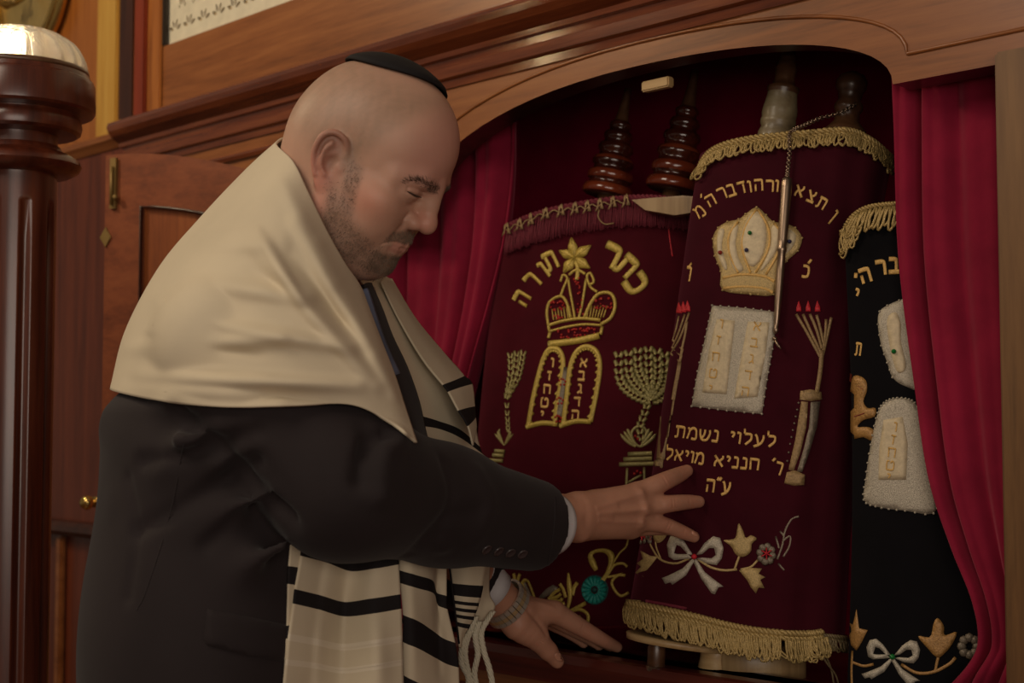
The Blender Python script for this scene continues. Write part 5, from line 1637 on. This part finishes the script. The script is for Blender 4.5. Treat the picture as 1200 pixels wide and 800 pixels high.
JV, JF = surface_net(jacket_sdf, (-.64, 1.42, .78), (.14, 2.26, 1.50), .0046)
JV = relax(JV, JF, 2, .5)
JN = normals(JV, JF); BJ0 = BVHTree.FromPolygons([Vector(v_) for v_ in JV], JF.tolist())
for pts, dp_, wd_ in (([(452, 507), (436, 516), (425, 535), (421, 562)], .010, .010), ([(470, 512), (452, 530), (446, 556), (448, 580)], -.006, .012), ([(206, 482), (250, 520), (300, 572), (338, 608)], .012, .012),
                      ([(166, 540), (230, 530), (300, 505)], .006, .010), ([(160, 622), (220, 590), (300, 540)], .006, .010), ([(150, 560), (160, 620), (150, 700)], .003, .008),
                      ([(240, 640), (300, 590), (330, 600)], .006, .010), ([(520, 540), (530, 580), (515, 625)], .004, .010), ([(560, 552), (575, 590), (560, 630)], -.003, .012), ([(480, 650), (520, 610), (560, 600)], .004, .010)):
    L_ = np.array([hit(BJ0, x, y)[0] for x, y in cr(pts, 40)])
    near = np.where(((JV > L_.min(0) - .05) & (JV < L_.max(0) + .05)).all(1))[0]
    dd_ = np.min(np.linalg.norm(JV[near][:, None] - L_[None], axis=2), axis=1)
    JV[near] -= JN[near] * (dp_ * np.exp(-(dd_ / wd_) ** 2))[:, None]
BV, BF = surface_net(body_sdf, (-.62, 1.42, 0.0), (.14, 2.26, 1.50), .009)
BV = relax(BV, BF, 2, .5)

# one body: head and neck, trunk and limbs, both hands
person_v = np.vstack([to_world(HV), RHV, LHV, BV])
nh, nr, nl = len(HV), len(RHV), len(LHV)
person_f = HF.tolist() + (RHF + nh).tolist() + (LHF + nh + nr).tolist() + (BF + nh + nr + nl).tolist()


def fbm(p, s, seed=0):                   # cheap smooth noise
    r = np.random.RandomState(seed); out = np.zeros(len(p))
    for i in range(7):
        k = r.normal(size=3); k /= np.linalg.norm(k); ph = r.uniform(0, 6.28); f_ = s * (0.6 + 0.5 * i)
        out += np.sin(p @ k * f_ + ph + 1.7 * np.sin(p @ np.roll(k, 1) * f_ * 0.7 + i)) / (1 + 0.5 * i)
    return out / 3.0




q = HV; ay = np.abs(q[:, 1])
base = np.array(lin((192, 150, 128))[:3])
col = np.tile(base, (len(person_v), 1))
hc = np.tile(base, (nh, 1))
def blend(c, w, target): return c * (1 - w[:, None]) + np.array(lin(target)[:3]) * w[:, None]
hc = blend(hc, 0.55 * sst(.035, .085, q[:, 0]) * sst(.0, .04, q[:, 2]), (206, 146, 132))          # ruddier brow
hc = blend(hc, 0.55 * np.exp(-((q[:, 0] - .098) / .014) ** 2 - (q[:, 1] / .02) ** 2 - ((q[:, 2] + .016) / .016) ** 2), (206, 120, 104))
hc = blend(hc, 0.75 * sst(.0755, .0835, ay) * (np.abs(q[:, 0] + .01) < .05) * (np.abs(q[:, 2]) < .06), (200, 132, 116))    # ears
hc = blend(hc, 0.45 * np.exp(-((q[:, 0] - .05) / .025) ** 2 - ((q[:, 2] + .02) / .022) ** 2) * (ay > .03), (206, 130, 108))
# shaved scalp at the sides and back
scalp = sst(.034, .012, q[:, 0] - 0.35 * (q[:, 2] - .03)) * sst(-.035, .012, q[:, 2] + 0.2 * q[:, 0]) * sst(.128, .09, q[:, 2])
hc = blend(hc, np.clip(0.48 * scalp * (1 + 0.25 * fbm(q, 500, 3)), 0, 1), (128, 108, 88))
# beard shadow: jaw, chin, moustache, sideburn
jawl = -.022 - 0.62 * (q[:, 0] - .012)
jaw = sst(.008, -.016, q[:, 2] - jawl) * sst(.0, .016, q[:, 0] + .3 * q[:, 2] + .010)
side = sst(.014, .004, np.abs(q[:, 0] - .022 + .30 * q[:, 2])) * sst(.022, .0, q[:, 2]) * sst(-.07, -.05, q[:, 2]) * (ay > .04)
mous = sst(.010, .004, np.abs(q[:, 2] + .0385 + .20 * ay)) * sst(.046, .058, q[:, 0]) * sst(.040, .030, ay)
gout = sst(.010, .003, np.hypot(q[:, 0] - .070, (ay - .027)) ) * sst(-.042, -.05, q[:, 2])
chin = sst(-.062, -.070, q[:, 2]) * sst(.030, .050, q[:, 0]) * sst(.046, .034, ay)
lips = sst(.0085, .0055, np.abs(q[:, 2] + .0545)) * sst(.066, .074, q[:, 0]) * sst(.026, .021, ay) * sst(.0915, .078, q[:, 0] * 0 + .08)
under = sst(-.086, -.098, q[:, 2])
beard = np.clip(np.maximum.reduce([jaw * .75, side * .7, mous * .9, chin * 1.0, gout * .8]) * (1 - .85 * under), 0, 1) * (1 - lips)
beard *= (q[:, 2] > -.115)
hc = blend(hc, np.clip(0.62 * beard * (1 + 0.35 * fbm(q, 700, 5)), 0, .85), (100, 82, 68))
hc = blend(hc, 0.40 * lips, (184, 108, 100))
hc *= (1 + 0.035 * fbm(q, 160, 9))[:, None]
col[:nh] = hc
hands = person_v[nh:nh + nr + nl]
col[nh:nh + nr + nl] = np.array(lin((180, 130, 106))[:3]) * (1 + 0.06 * fbm(hands, 180, 2))[:, None]
for jn in (rI, rM, rR, lI, lT):
    for k_ in (1, 2):
        d_ = np.linalg.norm(hands - jn[k_], axis=1); col[nh:nh + nr + nl] = blend(col[nh:nh + nr + nl], .35 * np.exp(-(d_ / .011) ** 2), (196, 112, 90))

sk = NT('skin')
at = sk.n('ShaderNodeAttribute', attribute_name='skin_tone'); sk.l(at.outputs['Color'], sk.b.inputs['Base Color'])
sk.set(Roughness=0.48, Specular_IOR_Level=0.4, Subsurface_Weight=0.12, Subsurface_Scale=0.01)
sk.b.inputs['Subsurface Radius'].default_value = (1.0, 0.35, 0.2)
vo = sk.n('ShaderNodeTexNoise', i_Scale=420.0, i_Detail=4.0, i_Roughness=0.6); sk.l(sk.coord(), vo.inputs[0]); sk.bump(vo.outputs[0], 0.16, 0.001)
M['skin'] = sk.m
person = obj('person', person_v, person_f, 'skin', base=(HIPX, 1.765, 0))
tag(person, 'bald man in dark suit and cream shawl reaching out to touch the middle scroll', 'person')
ca_ = person.data.color_attributes.new('skin_tone', 'FLOAT_COLOR', 'POINT')
ca_.data.foreach_set('color', np.hstack([col, np.ones((len(col), 1))]).astype(np.float32).ravel())

# short beard, moustache and brows as individual hairs
WN_ = normals(person_v[:nh], HF); WV_ = person_v[:nh]


def hairs(name, weight, n, length, width, mat, down=0.6, seed=1, lift=0.35, direction=None):
    r = np.random.RandomState(seed)
    w = np.clip(weight, 0, None); idx = r.choice(len(w), n, p=w / w.sum())
    m = MB(); v = []; f = []
    dn = HR @ (np.array([-.15, 0, -1.0]) if direction is None else np.asarray(direction, float))
    for i in idx:
        b = WV_[i] + r.normal(size=3) * .0007; nn = WN_[i]
        t = dn - nn * (dn @ nn); t = t / (np.linalg.norm(t) + 1e-9) + r.normal(size=3) * .35
        t -= nn * (t @ nn); t /= np.linalg.norm(t)
        L_ = length * r.uniform(.5, 1.15); s = np.cross(nn, t)
        p1 = b + (nn * lift + t * down) * L_ * .5; p2 = b + (nn * lift * .8 + t * down * 1.25) * L_
        k = len(v); wd = width * r.uniform(.7, 1.2)
        v += [b + s * wd - nn * .0004, b - s * wd - nn * .0004, b + nn * wd, p1 + s * wd * .7, p1 - s * wd * .7, p1 + nn * wd * .7, p2]
        f += [(k, k + 3, k + 4, k + 1), (k + 1, k + 4, k + 5, k + 2), (k + 2, k + 5, k + 3, k), (k + 3, k + 6, k + 4), (k + 4, k + 6, k + 5), (k + 5, k + 6, k + 3)]
    return obj(name, v, f, mat, person, False)


bw = np.maximum.reduce([jaw * .60, side * .40, mous * 1.0, chin * 1.3, gout * .8]) * (1 - under * .9) * (1 - lips) * (q[:, 2] > -.11)
hb = hairs('beard', bw ** 1.2, 8000, .0042, .00014, 'hair', seed=4, lift=.2); hb['kind'] = 'stuff'
brl = head_line([(474, 214), (484, 211), (494, 212), (503, 217), (511, 223)], 40)
brw = np.zeros(nh)
for sg in (1, -1):
    Q = brl * np.array([1, sg, 1]); near = np.where((np.abs(q - Q.mean(0)) < .045).all(1))[0]
    dd_ = np.linalg.norm(q[near][:, None] - Q[None], axis=2); brw[near] += np.exp(-(dd_.min(1) / (.0016 + .0018 * (dd_.argmin(1) / 40))) ** 2)
hairs('eyebrows', brw, 1300, .0062, .00014, 'brow', .95, 6, .08, (-.6, 0, .15))
m = MB()
stitch(m, BH, [(477, 224), (481, 226), (487, 229.5), (494, 231)], [0.8, 2.0, 2.5, 1.3], 0.25)
m.build('eyelashes', 'brow', person)
# fingernails
BR = BVHTree.FromPolygons([Vector(v_) for v_ in RHV], RHF.tolist()); BL = BVHTree.FromPolygons([Vector(v_) for v_ in LHV], LHF.tolist())
M['nail'] = plain('fingernail', (202, 146, 120), .3)
for B_, c_, d_, rr_ in ((BR, (815, 625), (1, .55), (5.0, 3.2)), (BL, (655, 770), (.75, .9), (6.0, 4.4))):
    u = np.array(d_) / np.linalg.norm(d_); w_ = np.array([-u[1], u[0]])
    m = MB(); patch(m, B_, [tuple(np.array(c_) + u * rr_[0] * math.cos(t) + w_ * rr_[1] * math.sin(t)) for t in np.linspace(0, 2 * math.pi, 14)[:-1]], .0004, 0, 2.2, 2.0)
    m.build('fingernail', 'nail', person)

# ------------------------------------------------------------------ clothes
jk = obj('suit_jacket', JV, JF.tolist(), 'suit', person)
BJ = BVHTree.FromPolygons([Vector(v_) for v_ in JV], JF.tolist())
m = MB(); patch(m, BJ, [(243, 713), (290, 722), (338, 732), (338, 776), (288, 768), (243, 756), (238, 750)], .0028, 0, 7, 5); m.build('pocket_flap', 'suit', jk)
for x, y in ((570, 643), (584, 645), (598, 647), (612, 648.5)):
    p_, n_ = hit(BJ, x, y); m = MB()
    m.add(*lathe([(.0062, 0), (.0070, .0012), (.0070, .0026), (.0056, .0032), (.0044, .0024), (.0005, .0024)], p_ - n_ * .0006, n_, 18)); m.build('sleeve_button', 'suit_button', jk)
m = MB()
for a in ([(258, 640), (320, 655)],): pass
stitch(m, BJ, [(215, 520), (200, 600), (172, 690), (160, 715)], 1.6, .5); m.build('seam', 'suit', jk); m = MB(); stitch(m, BJ, [(640, 667), (646, 640), (650, 610), (650, 582)], 2.2, .6)
m.build('seam', 'suit', jk)
# trousers and shoes (below the frame)
def trousers_sdf(p):
    d = s_ell(p, (HIPX, 1.765, .84), (.147, .182, .18))
    for y in (1.67, 1.86): d = smin(d, s_path(p, [(HIPX, y, .84), (HIPX + .03, y, .50), (HIPX, y, .09)], [.11, .088, .076], .02), .04)
    return smax(d, .05 - p[:, 2], .004)
v_, f_ = surface_net(trousers_sdf, (HIPX - .2, 1.5, .02), (HIPX + .2, 2.03, 1.04), .011); obj('trousers', relax(v_, f_, 2), f_.tolist(), 'suit', person)
for y in (1.67, 1.86):
    def shoe_sdf(p, y=y): return smax(smin(s_ell(p, (HIPX, y, .045), (.075, .048, .055)), s_ell(p, (HIPX + .12, y, .035), (.11, .047, .045)), .03), .002 - p[:, 2], .004)
    v_, f_ = surface_net(shoe_sdf, (HIPX - .1, y - .07, -.01), (HIPX + .26, y + .07, .12), .006); obj('shoe', relax(v_, f_, 2), f_.tolist(), 'shoe', person)


def net(name, cols_rows, mats, midx_rows, nu, nv, parent, push=0.006, folds=(), thick=0.0025, noise=0.0, B=None, linear=False):
    """Cloth laid through a grid of (px, py, depth) points; midx_rows gives the material of each band of rows."""
    G = np.asarray(cols_rows, float)                     # rows x cols x 3
    nr_, nc_, _ = G.shape
    sub = max(1, nv // (nr_ - 1)); tot = sub * (nr_ - 1) + 1
    C1 = np.stack([cr(G[i], nu) for i in range(nr_)])    # rows x nu
    C2 = np.stack([cr(C1[:, j], tot) for j in range(nu)], 1)
    V_ = []
    X = C2[..., 0].ravel(); Y_ = C2[..., 1].ravel(); D = C2[..., 2].ravel().copy()
    for a, b, amp, w in folds:
        amp = amp * SFK if name == 'prayer_shawl' else amp
        dd2, t2_ = seg_dist(X, Y_, a, b); D -= amp * np.exp(-(dd2 / w) ** 2) * (0.35 + 0.65 * np.sin(np.pi * np.clip(t2_, .04, .96)))
    for i in range(len(X)):
        d = D[i]
        if push is not None:
            rr_ = ray(X[i], Y_[i]); rr_ = rr_ / np.linalg.norm(rr_)
            h_ = (B or BJ).ray_cast(Vector(CAM), Vector(rr_))
            if h_[0] is not None and h_[0].y - push < d: d = h_[0].y - push
        V_.append(P(X[i], Y_[i], d))
    V_ = np.array(V_); V0_ = V_.copy()
    F_ = np.array(gridfaces(tot, nu))
    if push is not None: 
        S = V_.reshape(tot, nu, 3).copy()
        for _ in range(2):
            T = S.copy(); T[1:-1, 1:-1, 1] = (S[1:-1, 1:-1, 1] * 2 + S[:-2, 1:-1, 1] + S[2:, 1:-1, 1] + S[1:-1, :-2, 1] + S[1:-1, 2:, 1]) / 6
            dy = np.minimum(T[..., 1], S[..., 1]) if False else T[..., 1]
            k_ = (dy / S[..., 1])[..., None]; S = CAM + (S - CAM) * k_
        V_ = S.reshape(-1, 3)
        for i in range(len(V_)):
            rr_ = V_[i] - CAM; rr_ = rr_ / np.linalg.norm(rr_)
            h_ = (B or BJ).ray_cast(Vector(CAM), Vector(rr_))
            if h_[0] is not None and h_[0].y - push * .6 < V_[i, 1]: V_[i] = CAM + rr_ * ((h_[0].y - push * .6) / rr_[1])
    mi = []
    for i in range(tot - 1): mi += [midx_rows[min(i // sub, len(midx_rows) - 1)]] * (nu - 1)
    o = obj(name, V_, F_.tolist(), None, parent, True, mats, mi)
    if thick: solidify(o, thick, 0.0)
    return o


# shirt, tie, lapel
cuffA = P(628, 610, 1.825); ax_ = AXr
v_ = []; a_, b_ = frame(ax_, (0, 1, 0))[1:]
for h_, k_ in ((0.0, 1.0), (.032, 1.0), (.0385, .99), (.0390, .96), (.0380, .92), (.0, .90)):
    for i in range(40):
        t = 2 * math.pi * i / 40; v_.append(P(628, 611, 1.822) + ax_ * (h_ - .010) + (a_ * math.cos(t) * .040 + b_ * math.sin(t) * .0445) * k_)
obj('shirt_cuff', v_, gridfaces(6, 40, True), 'shirt', person)
u_ = (P(602, 718, 2.068) - P(560, 676, 2.03)); u_ /= np.linalg.norm(u_); a_, b_ = frame(u_, (0, 1, 0))[1:]
v_ = []
for h_, k_ in ((-.06, 1.0), (-.02, 1.0), (-.005, .99), (-.0045, .95), (-.02, .92), (-.06, .92)):
    for i in range(40):
        t = 2 * math.pi * i / 40; v_.append(P(579, 696, 2.046) + u_ * h_ + (a_ * math.cos(t) + b_ * math.sin(t)) * .0340 * k_)
obj('shirt_cuff', v_, gridfaces(6, 40, True), 'shirt', person)
net('shirt_collar', [[(400, 326, 1.69), (414, 334, 1.72), (424, 340, 1.76), (438, 336, 1.81)], [(404, 340, 1.68), (418, 352, 1.71), (428, 358, 1.755), (442, 350, 1.81)], [(408, 356, 1.67), (422, 372, 1.70), (433, 376, 1.75), (446, 366, 1.81)]], ['shirt'], [0], 16, 14, person, None)
net('necktie', [[(416, 336, 1.735), (422, 340, 1.735), (430, 338, 1.75)], [(418, 348, 1.72), (426, 356, 1.715), (435, 352, 1.74)], [(424, 368, 1.715), (432, 376, 1.71), (442, 374, 1.735)], [(434, 398, 1.71), (443, 404, 1.705), (452, 402, 1.73)], [(450, 436, 1.71), (460, 440, 1.705), (468, 438, 1.73)]], ['tie'], [0], 10, 24, person, None, thick=.004)
net('lapel', [[(424, 334, 1.755), (429, 332, 1.78), (434, 332, 1.80)], [(436, 366, 1.74), (442, 364, 1.76), (447, 362, 1.79)], [(442, 396, 1.725), (450, 398, 1.74), (459, 394, 1.78)], [(450, 432, 1.70), (463, 436, 1.72), (476, 430, 1.77)], [(464, 474, 1.68), (478, 478, 1.70), (490, 470, 1.76)], [(482, 520, 1.665), (492, 522, 1.68), (499, 510, 1.75)], [(490, 548, 1.67), (502, 548, 1.68), (510, 540, 1.75)]], ['suit'], [0], 14, 36, person, None, thick=.004)

# the shawl
shw = [
 [(400, 250, 1.86), (352, 168, 1.79), (324, 168, 1.725), (344, 190, 1.672), (360, 224, 1.655), (382, 270, 1.650), (403, 308, 1.655), (417, 328, 1.668), (424, 340, 1.680)],
 [(350, 260, 1.97), (302, 206, 1.84), (290, 200, 1.745), (314, 222, 1.655), (340, 258, 1.615), (372, 303, 1.605), (401, 334, 1.620), (424, 356, 1.645), (435, 370, 1.668)],
 [(320, 310, 2.00), (250, 262, 1.87), (236, 258, 1.755), (272, 275, 1.640), (312, 308, 1.580), (358, 348, 1.560), (400, 370, 1.585), (434, 388, 1.615), (448, 404, 1.650)],
 [(300, 360, 2.02), (204, 320, 1.88), (190, 314, 1.745), (232, 330, 1.615), (288, 368, 1.555), (346, 394, 1.540), (402, 405, 1.560), (444, 424, 1.590), (462, 440, 1.630)],
 [(280, 420, 2.03), (166, 392, 1.88), (152, 388, 1.720), (204, 402, 1.590), (270, 425, 1.545), (338, 436, 1.532), (405, 440, 1.548), (452, 458, 1.575), (475, 480, 1.610)],
 [(270, 470, 2.03), (152, 455, 1.87), (133, 458, 1.700), (190, 470, 1.588), (262, 477, 1.535), (335, 476, 1.537), (410, 474, 1.548), (458, 496, 1.572), (488, 519, 1.595)]]
SFK = 1.25
sf = [((218, 275), (304, 271), .006, 3.5), ((302, 272), (352, 352), .012, 6), ((150, 408), (330, 398), .013, 8), ((165, 440), (420, 452), .012, 8), ((205, 372), (410, 408), .011, 8), ((230, 330), (360, 350), .011, 9), ((300, 290), (440, 452), .014, 9), ((345, 262), (462, 462), .012, 8),
      ((372, 285), (475, 478), .007, 7), ((240, 288), (330, 285), .009, 10), ((150, 455), (300, 462), .006, 7), ((185, 350), (250, 372), .008, 8), ((330, 215), (392, 330), .007, 9), ((180, 420), (260, 428), -.006, 7),
      ((300, 320), (400, 378), -.007, 9), ((340, 300), (430, 410), -.008, 8), ((200, 395), (300, 415), -.006, 7)]
tl = net('prayer_shawl', shw, ['tallit'], [0], 110, 110, person, 0.012, sf, .003)
tl['label'] = 'cream shawl with broad black stripes'
TV, TF = surface_net(lambda p: trunk_sdf(p, .006), (-.64, 1.42, .78), (.14, 2.26, 1.50), .012)
BT = BVHTree.FromPolygons([Vector(v_) for v_ in TV], TF.tolist())
def strip(name, rows, mi, nu, nv, push=None, folds=(), B=BT): return net(name, rows, ['tallit', 'stripe', 'tallit_band'], mi, nu, nv, tl, push, folds, .0022, B=B)
# far side over his other shoulder: under layer and turned-back flap
strip('front_panel', [[(421, 326, 1.82), (434, 322, 1.86), (447, 322, 1.92), (458, 328, 1.975)], [(439, 366, 1.79), (455, 360, 1.83), (470, 362, 1.895), (482, 372, 1.965)], [(459, 411, 1.775), (478, 404, 1.815), (497, 402, 1.875), (513, 410, 1.945)],
      [(476, 452, 1.77), (499, 448, 1.805), (523, 442, 1.855), (544, 444, 1.915)], [(488, 486, 1.77), (512, 493, 1.81), (538, 503, 1.86), (562, 524, 1.91)], [(493, 499, 1.77), (515, 503, 1.812), (540, 514, 1.862), (572, 538, 1.91)], [(503, 540, 1.78), (530, 548, 1.82), (558, 552, 1.87), (586, 552, 1.91)]],
      [0, 0, 0, 0, 1, 0], 36, 60, None, [((440, 345), (500, 500), .006, 8), ((455, 340), (520, 480), -.006, 7), ((470, 380), (530, 500), .005, 6)])
strip('turned_flap', [[(446, 330, 1.85), (452, 326, 1.89), (459, 327, 1.965)], [(463, 366, 1.825), (474, 363, 1.87), (486, 372, 1.955)], [(483, 402, 1.805), (500, 402, 1.85), (517, 410, 1.935)], [(500, 428, 1.795), (520, 428, 1.84), (540, 436, 1.91)],
      [(519, 451, 1.795), (532, 446, 1.835), (544, 441, 1.90)], [(525, 459, 1.795), (539, 454, 1.835), (553, 450, 1.895)], [(537, 481, 1.795), (547, 478, 1.835), (556, 476, 1.885)], [(548, 499, 1.80), (553, 494, 1.835), (557, 489, 1.880)], [(554, 522, 1.81), (556, 512, 1.84), (558, 500, 1.875)]],
      [0, 0, 0, 0, 1, 0, 1, 0], 24, 64, None, [((460, 345), (545, 440), .006, 6)])
# the hanging end below the arm
strip('hanging_panel', [[(348, 592, 1.70), (354, 596, 1.70), (362, 600, 1.71)], [(343, 613, 1.70), (350, 614, 1.70), (358, 616, 1.71)], [(341, 628, 1.70), (348, 628, 1.70), (356, 629, 1.71)], [(338, 663, 1.69), (345, 664, 1.69), (352, 665, 1.70)], [(337, 684, 1.69), (344, 685, 1.69), (350, 687, 1.70)],
      [(336, 733, 1.68), (342, 731, 1.68), (347, 730, 1.69)], [(335, 748, 1.68), (341, 747, 1.68), (346, 744, 1.69)], [(332, 815, 1.67), (338, 815, 1.67), (343, 815, 1.68)]], [0, 1, 0, 1, 0, 1, 0], 8, 56, 0.004)
strip('hanging_panel', [[(360, 596, 1.70), (388, 600, 1.69), (415, 608, 1.715), (444, 606, 1.70), (466, 606, 1.71)], [(355, 626, 1.69), (384, 637, 1.675), (412, 652, 1.705), (440, 648, 1.69), (466, 641, 1.70)], [(352, 651, 1.685), (382, 659, 1.67), (411, 669, 1.70), (440, 666, 1.685), (467, 661, 1.70)],
      [(345, 690, 1.68), (374, 697, 1.66), (404, 705, 1.695), (436, 701, 1.68), (469, 696, 1.695)], [(343, 707, 1.68), (373, 714, 1.66), (403, 722, 1.695), (436, 719, 1.68), (470, 713, 1.695)], [(338, 742, 1.675), (370, 748, 1.655), (401, 754, 1.685), (436, 750, 1.67), (471, 744, 1.69)], [(337, 750, 1.675), (370, 756, 1.655), (401, 762, 1.685), (436, 758, 1.67), (471, 752, 1.69)],
      [(335, 772, 1.67), (368, 776, 1.655), (400, 782, 1.68), (436, 778, 1.665), (472, 772, 1.69)], [(334, 779, 1.67), (368, 783, 1.655), (400, 789, 1.68), (436, 785, 1.665), (472, 779, 1.69)], [(330, 822, 1.665), (366, 822, 1.65), (400, 822, 1.67), (436, 822, 1.66), (473, 822, 1.685)]],
      [0, 1, 0, 1, 0, 2, 0, 2, 0], 44, 90, 0.006, [((372, 720), (366, 815), .006, 8), ((440, 720), (446, 815), .008, 10), ((404, 670), (400, 800), -.004, 6)])
strip('hanging_panel', [[(467, 630, 1.725), (487, 634, 1.74), (505, 636, 1.77), (514, 638, 1.80), (523, 640, 1.81)], [(468, 668, 1.72), (488, 674, 1.73), (506, 680, 1.765), (511, 693, 1.80), (523, 698, 1.81)], [(469, 683, 1.72), (488, 689, 1.73), (507, 695, 1.765), (512, 708, 1.80), (524, 714, 1.81)],
      [(472, 720, 1.715), (490, 728, 1.725), (505, 738, 1.76), (519, 748, 1.79), (533, 753, 1.80)], [(472, 752, 1.71), (490, 760, 1.72), (508, 770, 1.755), (523, 778, 1.785), (537, 782, 1.80)], [(473, 791, 1.71), (490, 800, 1.72), (508, 810, 1.75), (524, 818, 1.78), (538, 822, 1.79)], [(474, 830, 1.71), (490, 838, 1.72), (508, 846, 1.75), (524, 850, 1.78), (539, 852, 1.79)]],
      [0, 1, 0, 1, 0, 1], 34, 60, 0.006, [((480, 660), (484, 800), .006, 6), ((508, 660), (514, 790), -.012, 4)])
rowsE = [(648, 524, 572), (683, 529, 566), (697, 531, 563), (703, 531.5, 561), (707, 532, 560), (711, 532.5, 558.5), (715, 533, 557), (719, 533.5, 555.5), (723, 534, 554), (728, 534.6, 551), (733, 535, 549), (738, 535.6, 545), (756, 537.5, 540)]
strip('hanging_panel', [[(a, y, 1.90), ((a + b) / 2, y + 2, 1.90), (b, y + 3, 1.915)] for y, a, b in rowsE], [0, 1, 0, 1, 0, 1, 0, 1, 0, 1, 0, 0], 10, 36)
m = MB(); m.add(*tube(px3((525, 648, 1.885), (530, 690, 1.885), (535, 730, 1.885), (538, 754, 1.885)), .0014, 6)); m.build('edge_cord', 'stripe', tl)
strip('shawl_corner', [[(560, 646, 1.93), (567, 648, 1.935), (574, 650, 1.95)], [(558, 690, 1.93), (566, 692, 1.935), (573, 694, 1.95)], [(552, 712, 1.93), (564, 713, 1.935), (580, 710, 1.95)], [(543, 748, 1.93), (554, 744, 1.935), (572, 726, 1.95)]], [0, 0, 0], 14, 24, None, [((570, 660), (556, 730), .006, 4)])
for k_, pts in enumerate((([(558, 722, 1.92), (550, 742, 1.918), (545, 762, 1.915), (548, 784, 1.915), (556, 812, 1.915)]), ([(578, 716, 1.935), (570, 728, 1.925), (564, 742, 1.92), (567, 762, 1.92), (574, 785, 1.92), (579, 812, 1.92)]),
                          ([(562, 728, 1.92), (557, 745, 1.918), (560, 766, 1.915), (556, 790, 1.915), (562, 815, 1.915)]), ([(553, 738, 1.918), (543, 752, 1.915), (541, 776, 1.915), (549, 795, 1.915), (547, 815, 1.915)]))):
    m = MB(); q_ = cr(pts, 40)
    for s_ in range(5):
        L_ = [P(x + 2.3 * math.cos(i * .55 + s_ * 1.257), y, d + .0026 * math.sin(i * .55 + s_ * 1.257)) for i, (x, y, d) in enumerate(q_)]
        m.add(*tube(L_, .0017, 5))
    for kk in (9, 20): m.add(*ball(P(*q_[kk]), .0048, 8, (1, 1, .8)))
    m.build('tassel', 'tassel', tl)
# woven emblem-free corner patch
m = MB()
# wrist watch on his left wrist
wt = empty('wrist_watch', (0, 0, 0)); wt.parent = person; wt.location = Vector(P(592, 707, 2.058)) - person.location
wc = P(592, 707, 2.058); a_, b_ = frame(u_, (0, 1, 0))[1:]
m = MB(); m2 = MB()
for i in range(26):
    t = 2 * math.pi * i / 26
    for k_, (o_, w_) in enumerate(((-.0068, .0066), (0, .0062), (.0068, .0066))):
        c_ = wc + (a_ * math.cos(t) + b_ * math.sin(t)) * .0335 + u_ * o_
        e1 = -a_ * math.sin(t) + b_ * math.cos(t); e2 = a_ * math.cos(t) + b_ * math.sin(t)
        V0 = [c_ + e1 * (.0036 * x) + e2 * (.0019 * z) + u_ * (w_ / 2 * y) for x in (-1, 1) for y in (-1, 1) for z in (-1, 1)]
        (m2 if k_ == 1 else m).add(V0, [(0, 1, 3, 2), (4, 6, 7, 5), (0, 4, 5, 1), (2, 3, 7, 6), (0, 2, 6, 4), (1, 5, 7, 3)])
m.build('bracelet', 'steel', wt, False); m2.build('centre_links', 'watch_gold', wt, False)

# skullcap
cpv = []; nA, nR = 64, 12
cc_ = np.array([.012, .018, .118]); axc = HR.T @ np.array([.28, .04, .96]); axc /= np.linalg.norm(axc); ea, eb = frame(axc, (0, 1, 0))[1:]
CAPR = .082
def skull_r(dirv):                       # distance from the cap's inner point to the skin along a direction
    o_ = np.array([.0, .0, .03]); lo_, hi_ = 0.03, .16
    for _ in range(22):
        md_ = (lo_ + hi_) / 2
        if head_sdf((o_ + dirv * md_)[None])[0] < 0: lo_ = md_
        else: hi_ = md_
    return o_ + dirv * lo_
for i in range(nR + 1):
    th = math.radians(37) * i / nR
    for j in range(nA):
        ph = 2 * math.pi * j / nA
        dv = axc * math.cos(th) + (ea * math.cos(ph) + eb * math.sin(ph)) * math.sin(th)
        p_ = skull_r(dv); cpv.append(p_ + dv * (.0035 + .0035 * math.cos(th * 1.9) - (.002 if i == nR else 0)))
cv = to_world(np.array(cpv)); cf = gridfaces(nR + 1, nA, True)
kp = obj('skullcap', cv, [f[::-1] for f in cf], 'kippah', person); solidify(kp, .0022, 1)
